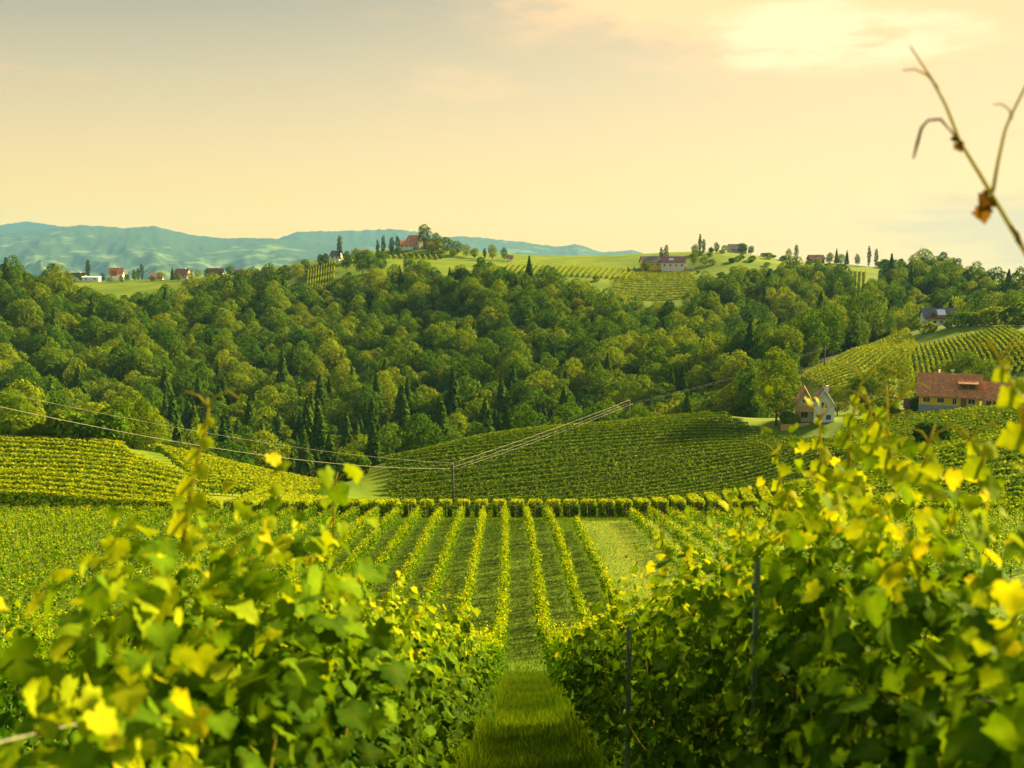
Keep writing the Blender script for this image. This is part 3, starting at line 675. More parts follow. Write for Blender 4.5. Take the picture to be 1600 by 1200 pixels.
# vineyard fan below the pink farmhouse, and the far meadow vineyards
for j in range(15):
    D0 = 688 - j * 5.6; wd = np.interp(j, [0, 7, 14], [40, 62, 58])
    ground_row('vine_row', [(X_at(px, D0), D0) for px in np.linspace(1030 - wd * 1.1 - j * 0.8, 1030 + wd, 7)],
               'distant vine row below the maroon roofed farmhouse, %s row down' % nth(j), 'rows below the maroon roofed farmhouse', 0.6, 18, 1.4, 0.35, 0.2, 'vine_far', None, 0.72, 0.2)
for j in range(22):
    pxa = 800 + j * 9.0
    ground_row('vine_row', [(X_at(pxa, 705), 705), (X_at(pxa - 6, 680), 680), (X_at(pxa - 14, 650), 650)],
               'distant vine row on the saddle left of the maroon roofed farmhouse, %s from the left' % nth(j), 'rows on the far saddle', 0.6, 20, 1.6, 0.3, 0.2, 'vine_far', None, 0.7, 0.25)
for j in range(9):
    pxa = 608 + j * 9.0
    ground_row('vine_row', [(X_at(pxa, 742), 742), (X_at(pxa + 3, 728), 728), (X_at(pxa + 6, 714), 714)],
               'short far vine row below the hilltop house, %s from the left' % nth(j), 'rows below the hilltop house', 0.6, 20, 1.6, 0.3, 0.2, 'vine_far', None, 0.7, 0.25)
for j in range(11):
    pxa = 487 + j * 4.0
    ground_row('vine_row', [(X_at(pxa, 695), 695), (X_at(pxa - 2, 650), 650), (X_at(pxa - 4, 605), 605)],
               'far vine row in the clearing left of the small hill house, %s from the left' % nth(j), 'rows in the hill clearing', 0.6, 20, 1.6, 0.3, 0.2, 'vine_far', None, 0.7, 0.25)
for j in range(4):
    pxa = 1326 + j * 6.5
    ground_row('vine_row', [(X_at(pxa, 750), 750), (X_at(pxa, 680), 680), (X_at(pxa - 1, 600), 600)],
               'far vine row in the strip between woods below the ridge, %s from left' % nth(j), 'rows in the strip between the woods', 0.6, 20, 1.6, 0.3, 0.2, 'vine_far', None, 0.7, 0.25)

# ------------------------------------------------------------------ trees
def crown_mesh(name, lobes, nq, size, mat, seed, up=0.25):
    r = np.random.default_rng(seed); c = np.array([l[:3] for l in lobes]); rad = np.array([l[3] for l in lobes])
    wgt = rad ** 2; pick = r.choice(len(lobes), nq * 2, p=wgt / wgt.sum())
    d = norm(r.normal(0, 1, (nq * 2, 3)) + np.array([0, 0, up])); sc = r.uniform(0.82, 1.08, nq * 2) * np.where(r.random(nq * 2) < 0.12, r.uniform(1.05, 1.28, nq * 2), 1.0)
    pos = c[pick] + d * (rad[pick] * sc)[:, None] * np.array([1, 1, 0.88])
    inside = (np.linalg.norm((pos[:, None] - c[None]) / np.array([1, 1, 0.88]), axis=2) < rad[None] * 0.80).any(1)
    pos, d, pick = pos[~inside][:nq], d[~inside][:nq], pick[~inside][:nq]
    n_ = len(pos); nr = d + r.normal(0, 0.42, (n_, 3))
    lt = r.normal(0.46, 0.07, len(lobes)); tint = np.clip(lt[pick] + r.normal(0, 0.10, n_), 0, 1)
    v, f = stamp(QUAD[0], QUAD[1], pos, nr, r.normal(0, 1, (n_, 3)), size * r.uniform(0.6, 1.35, n_))
    return np_mesh(name, v, f, mat, True, {'tint': np.repeat(tint, 4)})
def broadleaf(seed, H=16.0, R=4.8, nq=3300, size=0.43, mat='crown', clear=1.0, nl=15, top=0.62):
    r = random.Random(seed); lobes = []
    cz = (H + clear) / 2; hz_ = (H - clear) / 2
    for i in range(nl):
        a = i * 2.399 + r.uniform(-.4, .4); zf = -0.8 + 1.6 * (i + 0.5) / nl
        rr_ = R * 0.66 * math.sqrt(max(0.05, 1 - (zf * 0.92) ** 2)) * r.uniform(0.75, 1.1)
        lobes.append((rr_ * math.cos(a), rr_ * math.sin(a), cz + zf * hz_ * 0.82, R * r.uniform(0.27, 0.56)))
    lobes.append((0, 0, cz, R * 0.62)); lobes.append((r.uniform(-.5, .5), r.uniform(-.5, .5), H - R * 0.42, R * 0.42))
    crown = crown_mesh('crown', lobes, nq, size, M[mat], seed)
    m = MB().tube([(0, 0, -1.2), (0.1, 0, clear), (0.0, 0.15, H * 0.55)], [0.30, 0.24, 0.10], 7)
    for q in range(5):
        a = q * 1.256 + r.random(); z0 = clear + q * 0.5
        m.tube([(0.05, 0, z0), (math.cos(a) * R * 0.3, math.sin(a) * R * 0.3, z0 + R * 0.4), (math.cos(a) * R * 0.6, math.sin(a) * R * 0.6, z0 + R * 0.75)], [0.13, 0.09, 0.04], 5)
    return crown, m.mesh('trunk', M['bark'])
def conifer(seed, H=20.0, R=4.5, nq=1700):
    r = np.random.default_rng(seed); u = r.random(nq) ** 0.62; z = H * (1 - u * 0.93)      # more towards the base
    lay = np.floor(z / 0.9); frac = (z / 0.9) - lay
    rad = R * ((H - z) / H) ** 0.85 * (1.08 - 0.42 * frac) * r.uniform(0.55, 1.08, nq)
    a = r.uniform(0, 2 * np.pi, nq) ; a = a + 0.18 * np.sin(a * 7 + lay)
    out_ = np.stack([np.cos(a), np.sin(a), np.zeros(nq)], -1)
    pos = out_ * rad[:, None]; pos[:, 2] = z - rad * 0.22
    nr = out_ * 0.55 + np.array([0, 0, 0.8]) + r.normal(0, 0.3, (nq, 3)); tip = out_ + np.array([0, 0, -0.35])
    T = [(-0.42, -0.5, 0), (0.42, -0.5, 0), (0.2, 0.55, -0.12), (-0.2, 0.55, -0.12)]
    v, f = stamp(T, [(0, 1, 2, 3)], pos, nr, tip, r.uniform(0.6, 1.1, nq))
    tint = np.clip(r.normal(0.45, 0.15, nq), 0, 1)
    return np_mesh('crown', v, f, M['conifer'], True, {'tint': np.repeat(tint, 4)}), MB().tube([(0, 0, -1.2), (0, 0, H * 0.5), (0, 0, H * 0.97)], [0.26, 0.15, 0.03], 6).mesh('trunk', M['bark'])
def poplar(seed, H=18.0, R=1.55, nq=900):
    r = random.Random(seed); lobes = []
    k = 11
    for i in range(k):
        f_ = (i + 0.5) / k; rr_ = R * (math.sin(math.pi * (0.10 + 0.82 * f_)) ** 0.7)
        lobes.append((r.uniform(-.25, .25), r.uniform(-.25, .25), 1.2 + f_ * (H - 1.8), rr_ * r.uniform(0.82, 1.05)))
    return crown_mesh('crown', lobes, nq, 0.5, M['poplar'], seed, 0.5), MB().tube([(0, 0, -1.2), (0, 0, H * 0.8)], [0.22, 0.06], 6).mesh('trunk', M['bark'])
def bush(seed, R=2.2, nq=520):
    r = random.Random(seed); lobes = [(r.uniform(-R, R) * .5, r.uniform(-R, R) * .5, R * r.uniform(0.45, 0.95), R * r.uniform(.4, .62)) for _ in range(9)] + [(0, 0, R * 0.6, R * 0.65)]
    m = MB()
    for q in range(4): m.tube([(0, 0, -0.4), (math.cos(q * 1.6) * R * .35, math.sin(q * 1.6) * R * .35, R * .8)], [0.07, 0.03], 5)
    return crown_mesh('crown', lobes, nq, 0.42, M['crown'], seed), m.mesh('stem', M['bark'])
BL = [broadleaf(100, 16, 4.9), broadleaf(101, 17, 4.3), broadleaf(102, 14.5, 5.3), broadleaf(103, 16, 4.6, nl=19), broadleaf(104, 18, 4.9, nl=18), broadleaf(105, 15, 4.1), broadleaf(106, 17, 5.4, nl=20, nq=3800), broadleaf(107, 15.5, 3.8, nl=13)]
CN = [conifer(200), conifer(201, 22, 4.9), conifer(202, 18, 4.1), conifer(203, 20, 5.0)]
PP = [poplar(300), poplar(301, 18, 1.75), poplar(302, 18, 1.35)]
BU = [bush(400), bush(401, 2.4), bush(402, 2.0)]
FINE = [broadleaf(500, 16, 4.6, 5200, 0.36, nl=22, clear=1.6), broadleaf(501, 15, 5.0, 5200, 0.36, nl=24, clear=1.2), broadleaf(502, 14, 4.4, 4800, 0.36, nl=18, clear=1.8)]
FBUSH = [bush(510, 2.2, 2200), bush(511, 2.5, 2400)]
for c, _ in FBUSH: pass

def plant(kind, proto, loc, rz, scale, label, group, cat='tree', second='trunk', tone=None):
    root = empty(kind, loc, rz, scale); tag(root, label, cat, group)
    c_ = link('crown', proto[0], root); link(second, proto[1], root)
    if tone is not None: c_.color = (tone, 0, 0, 1)
    return root

# the wood in the valley
cell = 7.0; pts = []
xs = np.arange(-520, 620, cell); ys = np.arange(228, 745, cell)
XX, YY = np.meshgrid(xs, ys); XX = XX + (np.arange(len(ys)) % 2)[:, None] * cell / 2
XX = (XX + rng.uniform(-0.36, 0.36, XX.shape) * cell).ravel(); YY = (YY + rng.uniform(-0.36, 0.36, YY.shape) * cell).ravel()
ok, PXs = in_forest(XX, YY); ok &= (PXs > -420) & (PXs < 2020)
XX, YY, PXs = XX[ok], YY[ok], PXs[ok]; ZZ = hz(XX, YY); nT = len(XX)
patchy = vnoise(XX / 60.0, YY / 60.0, 77)
pc = 0.03 + 0.62 * np.exp(-((PXs - 520) / 300) ** 2) * np.clip((410 - YY) / 90, 0, 1) + 0.10 * (patchy > 0.25) 
isC = rng.random(nT) < np.clip(pc, 0, 0.6)
scl = np.clip(rng.normal(1.0, 0.21, nT), 0.55, 1.6) * np.where(isC, 0.92, 1.0); rot = rng.uniform(0, 6.28, nT)
var = np.where(isC, rng.integers(0, 4, nT), rng.integers(0, 8, nT))
vis = (PXs > -10) & (PXs < 1610)
rank = np.where(vis, YY, 1e6)
single = np.zeros(nT, bool)
for cm, lim in ((~isC, 300), (isC, 300)):
    i_ = np.where(cm & vis)[0]; single[i_[np.argsort(YY[i_])[:lim]]] = True
def where(px, D):
    for lim, a_ in ((150, 'behind the bushes of the left knoll'), (330, 'behind the right end of the left knoll'), (480, 'above the upper part of the spur'), (590, 'at the valley end of the spur'), (720, 'above the grassy strip of the vineyard hill'),
                    (860, 'behind the utility pole'), (1000, 'behind the middle of the vineyard hill'), (1130, 'behind the highest vines of the hill'), (1260, 'left of the chalet vineyard')):
        if px < lim: return a_
    return 'above the chalet vineyard'
def tone_word(v): return 'dark green' if v < 0.33 else 'mid green' if v < 0.66 else 'yellow green'
def size_word(s_): return 'small' if s_ < 0.9 else 'medium' if s_ < 1.08 else 'tall'
for i in np.where(single)[0]:
    z = (XX[i], YY[i], ZZ[i] - 0.3)
    s = (scl[i] * random.uniform(.9, 1.1), scl[i] * random.uniform(.9, 1.1), scl[i]); tv = float(rng.random())
    lab = '%s %s %%s %s' % (size_word(scl[i]), tone_word(tv), where(PXs[i], YY[i]))
    if isC[i]: plant('conifer_tree', CN[var[i]], z, rot[i], s, lab % 'conifer', 'conifers in the valley wood', 'conifer', tone=tv)
    else: plant('broadleaf_tree', BL[var[i]], z, rot[i], s, lab % 'broadleaf tree', 'broadleaf trees in the valley wood', tone=tv)
# all the trees farther up the slope as one wood
pc_ = bpy.data.collections.new('tree_kinds')
for k, pr in enumerate(BL + CN):
    o_ = bpy.data.objects.new('kind_%02d' % k, pr[0]); pc_.objects.link(o_)
q = np.where(~single)[0]
fm = bpy.data.meshes.new('distant_wood'); fm.vertices.add(len(q)); fm.vertices.foreach_set('co', np.stack([XX[q], YY[q], ZZ[q] - 0.3], -1).astype(np.float32).ravel())
for nm, ty, vals in (('idx', 'INT', var[q] + np.where(isC[q], 8, 0)), ('rot', 'FLOAT', rot[q]), ('scl', 'FLOAT', scl[q])):
    a = fm.attributes.new(nm, ty, 'POINT'); a.data.foreach_set('value', np.asarray(vals, dtype=np.int32 if ty == 'INT' else np.float32))
fo_ = link('distant_wood', fm); tag(fo_, 'dense mixed wood covering the upper slope below the ridge', 'wood', kind='stuff')
g = bpy.data.node_groups.new('wood', 'GeometryNodeTree')
g.interface.new_socket('Geometry', in_out='INPUT', socket_type='NodeSocketGeometry'); g.interface.new_socket('Geometry', in_out='OUTPUT', socket_type='NodeSocketGeometry')
gi = g.nodes.new('NodeGroupInput'); go = g.nodes.new('NodeGroupOutput'); ip = g.nodes.new('GeometryNodeInstanceOnPoints'); ci = g.nodes.new('GeometryNodeCollectionInfo')
ci.inputs['Collection'].default_value = pc_; ci.inputs['Separate Children'].default_value = True; ci.inputs['Reset Children'].default_value = True
def gattr(n, ty):
    a = g.nodes.new('GeometryNodeInputNamedAttribute'); a.data_type = ty; a.inputs['Name'].default_value = n; return a.outputs['Attribute']
cx = g.nodes.new('ShaderNodeCombineXYZ'); g.links.new(gattr('rot', 'FLOAT'), cx.inputs[2])
er = g.nodes.new('FunctionNodeEulerToRotation'); g.links.new(cx.outputs[0], er.inputs[0])
ip.inputs['Pick Instance'].default_value = True
g.links.new(gi.outputs[0], ip.inputs['Points']); g.links.new(ci.outputs[0], ip.inputs['Instance']); g.links.new(gattr('idx', 'INT'), ip.inputs['Instance Index'])
g.links.new(er.outputs[0], ip.inputs['Rotation']); g.links.new(gattr('scl', 'FLOAT'), ip.inputs['Scale']); g.links.new(ip.outputs[0], go.inputs[0])
md = fo_.modifiers.new('wood', 'NODES'); md.node_group = g

# poplars: column, distance, height in photo pixels, label
for i, (px, D, hp, lab) in enumerate([
    (146, 800, 34, 'tall solitary poplar above the low white barn on the left ridge'), (229, 800, 25, 'taller poplar of the pair right of the red roofed house'), (223, 800, 19, 'shorter poplar of the pair right of the red roofed house'),
    (400, 690, 22, 'left poplar of the close pair on the left ridge'), (406, 690, 21, 'right poplar of the close pair on the left ridge'), (449, 690, 16, 'short lone poplar right of the close pair'),
    (535, 698, 39, 'tallest poplar, beside the small grey roofed hill house'), (504, 690, 19, 'short poplar left of the tallest poplar'), (593, 735, 26, 'poplar on the left edge of the central hilltop'), (602, 725, 34, 'second poplar on the central hilltop slope'), (624, 748, 27, 'poplar left of the hilltop house'),
    (758, 742, 16, 'slim poplar left of the two round trees'), (1030, 712, 30, 'left poplar behind the maroon roofed farmhouse'), (1037, 712, 33, 'right poplar behind the maroon roofed farmhouse'),
    (1089, 740, 30, 'taller poplar of the pair on the right ridge'), (1095, 740, 22, 'shorter poplar of the pair on the right ridge'), (1238, 800, 27, 'lone poplar on the right ridge beside a small round tree'),
    (1350, 790, 32, 'left poplar of the pair at the end of the right ridge'), (1361, 790, 29, 'right poplar of the pair at the end of the right ridge')]):
    h_ = hp / F * D; s = h_ / 18.0
    plant('poplar_tree', PP[i % 3], ground(px, D, -0.2), i * 1.3, (max(s, .8) * 1.3, max(s, .8) * 1.3, s * 1.05), lab, 'poplars on the ridge', 'poplar')
# other trees that stand apart: column, distance, height px, width factor, kind, label
APART = [
 (665, 760, 30, 1.0, 'b', 'dark broad tree at the very top of the central hill'), (684, 755, 22, 1.3, 'b', 'broad tree on the brow right of the hilltop house'), (700, 750, 20, 1.3, 'b', 'second broad tree right of the hilltop house'), (716, 745, 18, 1.3, 'b', 'third broad tree on the wooded mound of the central hill'),
 (730, 742, 16, 1.3, 'b', 'fourth broad tree down the wooded mound'), (742, 738, 13, 1.3, 'b', 'last low tree of the wooded mound'), (690, 740, 14, 1.5, 'b', 'low tree at the foot of the wooded mound'), (708, 734, 13, 1.5, 'b', 'middle tree at the foot of the wooded mound'), (676, 742, 15, 1.3, 'b', 'tree directly below the hilltop house'),
 (615, 748, 20, 0.8, 'b', 'slender tree beside the poplar on the central hilltop'), (626, 738, 12, 1.2, 'b', 'small round tree in front of the hilltop house'),
 (770, 735, 19, 1.0, 'b', 'left one of the two round trees on the bare saddle'), (788, 735, 16, 1.1, 'b', 'right one of the two round trees on the bare saddle'),
 (512, 690, 15, 1.3, 'b', 'round tree between the short and the tallest poplar'), (560, 692, 16, 1.4, 'b', 'tree right of the small grey roofed hill house'), (548, 686, 12, 1.5, 'b', 'bushy tree below the small grey roofed hill house'), (578, 694, 14, 1.4, 'b', 'wide tree below the central hilltop poplars'),
 (545, 665, 24, 1.1, 'b', 'dark tree at the lower edge of the hill clearing'), (570, 650, 28, 1.1, 'b', 'large dark tree below the central hilltop'), (598, 655, 26, 1.2, 'b', 'dark tree left of the bright meadow'), (585, 640, 26, 1.2, 'b', 'second dark tree left of the bright meadow'),
 (642, 640, 24, 1.3, 'b', 'tree in the lower edge of the bright meadow'), (662, 636, 22, 1.3, 'b', 'tree at the foot of the bright meadow'), (450, 655, 24, 1.3, 'b', 'dark wide tree left of the hill clearing'), (470, 660, 22, 1.3, 'b', 'second dark tree left of the hill clearing'), (425, 660, 20, 1.4, 'b', 'tree above the small meadow on the left'), (480, 690, 14, 1.3, 'b', 'round tree on the left ridge skyline'),
 (1082, 735, 13, 1.2, 'b', 'small round tree left of the ridge poplar pair'), (1106, 735, 9, 1.2, 'b', 'little tree right of the ridge poplar pair'), (1115, 738, 14, 0.8, 'b', 'slender small tree on the bare right ridge'), (1155, 765, 13, 1.4, 'b', 'tree right of the grey roofed ridge house'), (1168, 765, 11, 1.5, 'b', 'bushy tree at the right end of the grey roofed ridge house'), (1127, 760, 9, 1.5, 'b', 'low tree left of the grey roofed ridge house'),
 (1080, 705, 18, 1.2, 'b', 'tree on the bank right of the maroon roofed farmhouse'), (1096, 700, 12, 1.4, 'b', 'low tree farther right of the maroon roofed farmhouse'), (1006, 694, 14, 1.3, 'b', 'tree in front of the yellow wing of the far farmhouse'),
 (1226, 795, 16, 1.0, 'b', 'small round tree beside the lone ridge poplar'), (1300, 796, 19, 0.9, 'c', 'left spire shaped conifer on the right ridge'), (1316, 796, 18, 0.9, 'c', 'second spire shaped conifer on the right ridge'), (1290, 790, 14, 1.5, 'b', 'tree beside the dark red ridge house'), (1306, 788, 13, 1.5, 'b', 'wide tree below the ridge conifers'), (1332, 795, 14, 1.0, 'b', 'round tree left of the end poplars'),
 (1375, 785, 12, 1.4, 'b', 'low tree right of the end poplars'), (1400, 775, 12, 1.5, 'b', 'low wide tree on the falling right ridge'), (1425, 765, 12, 1.4, 'b', 'dark tree farther down the right ridge'), (1442, 755, 19, 0.9, 'c', 'first dark conifer near the end of the right ridge'), (1456, 750, 22, 1.0, 'c', 'second dark conifer near the end of the right ridge'), (1481, 735, 26, 1.1, 'c', 'tallest dark conifer at the end of the right ridge'), (1468, 745, 18, 1.3, 'b', 'round tree between the ridge conifers'), (1495, 715, 16, 1.3, 'b', 'tree below the last ridge conifer'),
 (1551, 610, 13, 1.0, 'b', 'small tree right of the yellow house on the ridge end'), (1512, 640, 15, 1.2, 'b', 'tree left of the yellow house on the ridge end'), (1563, 605, 9, 1.4, 'b', 'low tree farther right of the yellow house'),
 (68, 780, 8, 1.4, 'b', 'little tree at the foot of the left wooded knob'), (135, 790, 9, 1.3, 'b', 'small tree left of the solitary poplar'), (168, 790, 10, 1.3, 'b', 'small tree left of the red roofed house'), (205, 785, 9, 1.3, 'b', 'small tree right of the red roofed house'), (217, 785, 14, 1.0, 'b', 'dark tree left of the poplar pair'), (258, 780, 11, 1.3, 'b', 'tree on the left ridge before the orange roof'), (276, 780, 16, 1.0, 'c', 'pointed conifer left of the orange roof'), (315, 770, 12, 1.4, 'b', 'tree right of the orange roof'), (365, 745, 15, 1.3, 'b', 'dark tree on the left ridge skyline'), (385, 720, 13, 1.3, 'b', 'tree before the close poplar pair'), (330, 755, 12, 1.5, 'b', 'wide tree on the left ridge'),
 (92, 770, 7, 1.6, 'b', 'low tree before the leftmost long house'), (118, 768, 7, 1.7, 'b', 'low tree before the white house with brown roof'), (180, 772, 7, 1.6, 'b', 'low tree before the steep red roof'), (198, 770, 8, 1.5, 'b', 'low tree at the right corner of the steep red roofed house'), (244, 772, 8, 1.6, 'b', 'low tree before the small low orange roof'), (284, 765, 9, 1.6, 'b', 'tree hiding the foot of the orange red roofed house'), (302, 765, 9, 1.6, 'b', 'tree at the right of the orange red roofed house'), (350, 742, 10, 1.6, 'b', 'tree before the brown roofed house among trees'), (338, 742, 9, 1.6, 'b', 'low tree left of the brown roofed house among trees'), (374, 704, 10, 1.5, 'b', 'tree before the red roof left of the poplar pair'), (418, 690, 10, 1.5, 'b', 'tree before the small red roof right of the poplar pair'), (434, 690, 12, 1.4, 'b', 'tree right of the small red roof'),
]
for i, (px, D, hp, wf, kd, lab) in enumerate(APART):
    h_ = hp / F * D * 1.3
    pr = BL[i % 8] if kd == 'b' else CN[i % 4]; H0 = max(v.co.z for v in pr[0].vertices)
    s = h_ / H0; plant('broadleaf_tree' if kd == 'b' else 'conifer_tree', pr, ground(px, D, -0.2), i * 0.9, (s * wf, s * wf, s), lab, 'trees standing apart on the ridge', 'tree' if kd == 'b' else 'conifer')
# nearer single trees and bushes
NEAR = [
 (1214, 246, 128, 0.9, 0, 'tall loose tree left of the gabled grey house'), (1390, 272, 92, 1.15, 1, 'large rounded tree between the gabled house and the orange roofed farmhouse'), (1345, 266, 66, 1.1, 2, 'tree right behind the gabled grey house'), (1432, 280, 60, 1.2, 1, 'tree at the left gable of the orange roofed farmhouse'),
 (1480, 286, 70, 1.1, 0, 'dark tree behind the ridge of the orange roofed farmhouse'), (1512, 288, 78, 1.0, 2, 'round tree behind the dormer of the orange roofed farmhouse'), (1545, 290, 60, 1.1, 0, 'tree behind the lower wing of the orange roofed farmhouse'), (1310, 262, 50, 1.1, 1, 'low tree just right of the gabled grey house'),
 (205, 186, 104, 1.0, 0, 'tall tree at the right end of the left knoll'), (182, 182, 84, 1.0, 2, 'tree left of the tall tree on the left knoll'), (228, 188, 92, 0.9, 1, 'slender tree at the edge of the left knoll'), (12, 180, 84, 1.15, 1, 'big leafy tree at the left picture edge on the knoll'), (-40, 180, 66, 1.15, 0, 'tree just left of the big leafy tree on the knoll'),
]
for i, (px, D, hp, wf, pk, lab) in enumerate(NEAR):
    pr = FINE[pk]; s = hp / F * D / (16, 15, 14)[pk]
    plant('broadleaf_tree', pr, ground(px, D, -0.2), i * 1.1, (s * wf, s * wf, s), lab, 'trees near the houses and knoll', tone=(0.62, 0.8, 0.5)[i % 3])
BUSHES = [
 (100, 172, 42, 'left bush on top of the left knoll'), (122, 172, 50, 'middle bush on top of the left knoll'), (150, 171, 54, 'right bush on the left knoll, beside the tall trees'), (40, 174, 44, 'bush beside the big tree at the left edge'), (558, 206, 34, 'dark round bush at the foot of the grassy strip'), (540, 204, 26, 'smaller dark bush left of the round bush by the grassy strip'),
 (1462, 194, 40, 'dark bush in the vineyard below the orange roofed farmhouse'), (1380, 244, 30, 'bush by the farm drive'), (1432, 250, 26, 'bush at the corner of the orange roofed farmhouse'), (1240, 246, 20, 'low bush before the gabled grey house'),
 (1440, 408, 18, 'dark round bush below the left end of the white chalet'), (1452, 408, 15, 'smaller bush beside the dark round bush at the chalet'), (1495, 408, 24, 'large bush below the right end of the white chalet'), (1512, 408, 21, 'bush right of the white chalet'), (1478, 408, 11, 'low bush under the chalet terrace'), (1530, 408, 24, 'broad bush farther right of the chalet'), (1550, 408, 28, 'tall bush at the right of the chalet garden'), (1585, 400, 44, 'big bush at the right picture edge above the slanting rows'),
 (930, 640, 9, 'small dark bush left of the far vineyard fan'), (765, 690, 7, 'little bush on the bare saddle'), (690, 722, 8, 'low bush on the meadow below the wooded mound'), (645, 722, 8, 'dark bush among the rows below the hilltop house'),
 (1110, 700, 9, 'left bush on the bare bank of the right ridge'), (1140, 705, 9, 'middle bush on the bare bank of the right ridge'), (1170, 715, 9, 'right bush on the bare bank of the right ridge'), (1195, 740, 10, 'bush at the wood edge on the right ridge'), (1218, 750, 10, 'bush below the lone ridge poplar'), (1270, 770, 10, 'bush below the dark red ridge house'), (1388, 760, 9, 'bush on the falling right ridge'),
]
for i, (px, D, hp, lab) in enumerate(BUSHES):
    pr = FBUSH[i % 2] if D < 300 else BU[i % 3]; s = hp / F * D / 3.2
    plant('bush', pr, ground(px, D, -0.15), i * 0.7, (s * 1.1, s * 1.1, s), lab, 'bushes', 'bush', 'stem')

for i in range(34):
    px = 1072 + rng.uniform(0, 300); D = rng.uniform(655, 775)
    if 1320 < px < 1356: continue
    s_ = rng.uniform(0.5, 1.2); plant('bush', BU[i % 3], ground(px, D, -0.15), i * 0.8, (s_ * 1.2, s_ * 1.2, s_), 'low shrub scattered over the open bank of the right ridge', 'shrubs on the right ridge bank', 'bush', 'stem')
# ------------------------------------------------------------------ houses (local: x along the ridge, front towards -y)
def add_window(parent, x, z, w_, h_, y, facing='y', sx=1):
    f = MB(); b = 0.09
    if facing == 'y':
        f.box(x - w_/2 - b, x + w_/2 + b, y - 0.07, y + 0.05, z + h_, z + h_ + b).box(x - w_/2 - b, x + w_/2 + b, y - 0.09, y + 0.05, z - b, z)
        f.box(x - w_/2 - b, x - w_/2, y - 0.068, y + 0.05, z, z + h_).box(x + w_/2, x + w_/2 + b, y - 0.068, y + 0.05, z, z + h_).box(x - 0.03, x + 0.03, y - 0.06, y + 0.05, z, z + h_)
        o_ = f.build('window', M['frame'], parent); MB().box(x - w_/2, x + w_/2, y - 0.03, y + 0.04, z, z + h_).build('pane', M['glass'], o_)
    else:
        f.box(y - 0.07, y + 0.07, x - w_/2 - b, x + w_/2 + b, z + h_, z + h_ + b).box(y - 0.07, y + 0.07, x - w_/2 - b, x + w_/2 + b, z - b, z).box(y - 0.068, y + 0.068, x - w_/2 - b, x - w_/2, z, z + h_).box(y - 0.068, y + 0.068, x + w_/2, x + w_/2 + b, z, z + h_)
        o_ = f.build('window', M['frame'], parent); MB().box(y - 0.045, y + 0.045, x - w_/2, x + w_/2, z, z + h_).build('pane', M['glass'], o_)
def block(parent, x0, x1, y0, y1, hw, hr, wall, roof, over=0.5, plinth=None, ph=0.0, sink=2.5, thick=0.22, hip=0.0):
    ym = (y0 + y1) / 2
    b0 = ph if plinth else -sink
    MB().prism([(y0, b0), (y1, b0), (y1, hw), (ym, hw + hr), (y0, hw)], x0, x1).build('wall', M[wall], parent)
    if plinth: MB().box(x0 - 0.03, x1 + 0.03, y0 - 0.03, y1 + 0.03, -sink, ph).build('plinth', M[plinth], parent)
    sl = hr / (ym - y0); e = over
    r = MB()
    r.prism([(y0 - e, hw - sl * e + 0.03), (ym, hw + hr + 0.03), (ym, hw + hr + thick + 0.06), (y0 - e, hw - sl * e + thick)], x0 - e, x1 + e)
    r.prism([(ym, hw + hr + 0.03), (y1 + e, hw - sl * e + 0.03), (y1 + e, hw - sl * e + thick), (ym, hw + hr + thick + 0.06)], x0 - e, x1 + e)
    return r.build('roof', M[roof], parent)
def chimney(parent, x, y, z0, z1, s=0.5):
    o_ = MB().box(x - s/2, x + s/2, y - s/2, y + s/2, z0, z1).box(x - s/2 - .08, x + s/2 + .08, y - s/2 - .08, y + s/2 + .08, z1, z1 + 0.12).build('chimney', M['white'], parent); return o_
def house(name, px, D, rz, label, dz=0):
    r = empty(name, ground(px, D, dz), rz); tag(r, label, 'house'); return r

# orange-roofed farmhouse: long block, lower wing on the right, shed dormer
R_ = math.radians
fh = house('farmhouse', 1494, 246, R_(-24), 'long yellow farmhouse with an orange tiled roof, dormer and lower wing', 0.6)
ro = block(fh, -8.4, 5.4, -4.6, 4.6, 4.5, 4.7, 'yellow', 'terracotta', 0.7, 'greyplinth', 1.8)
ro2 = block(fh, 6.1, 12.4, -4.2, 3.6, 3.9, 3.7, 'yellow', 'terracotta', 0.6, 'greyplinth', 1.6)
for x in (-6.6, -3.4, 3.6): add_window(fh, x, 2.5, 1.5, 1.1, -4.6)
add_window(fh, -0.2, 2.2, 0.8, 1.5, -4.6)
for x in (7.4, 9.0, 10.8): add_window(fh, x, 2.3, 1.0, 1.3, -4.2)
d_ = MB().box(1.2, 2.5, -4.72, -4.52, 1.8, 4.0).build('door', M['timber'], fh); MB().box(2.25, 2.35, -4.8, -4.715, 2.8, 2.95).build('handle', M['steel'], d_)
dm = MB().prism([(-3.6, 5.9), (-1.2, 5.9), (-1.2, 7.5), (-3.6, 7.3)], 0.8, 4.6).build('dormer', M['timber'], fh)
MB().prism([(-4.1, 7.16), (-0.6, 8.25), (-0.6, 8.43), (-4.1, 7.34)], 0.4, 5.0).build('dormer_roof', M['terracotta'], dm)
for x in (1.9, 3.5): MB().box(x - 0.6, x + 0.6, -3.66, -3.58, 6.1, 7.1).build('pane', M['glass'], dm)
chimney(fh, -4.0, 1.2, 8.0, 10.0); MB().box(-1.0, -0.9, -0.4, -0.3, 9.2, 10.1).box(-1.35, -0.55, -0.42, -0.36, 9.9, 10.5).build('antenna', M['metalwhite'], fh)
# lean-to of timber at its left end
sh = house('garden_shed', 1430, 250, R_(-24), 'low brown timber lean-to left of the orange roofed farmhouse'); block(sh, -2.2, 2.2, -1.8, 1.8, 2.0, 1.6, 'timber', 'brownroof', 0.35)
MB().box(-0.5, 0.5, -1.9, -1.78, 0, 1.9).build('door', M['larch'], sh)

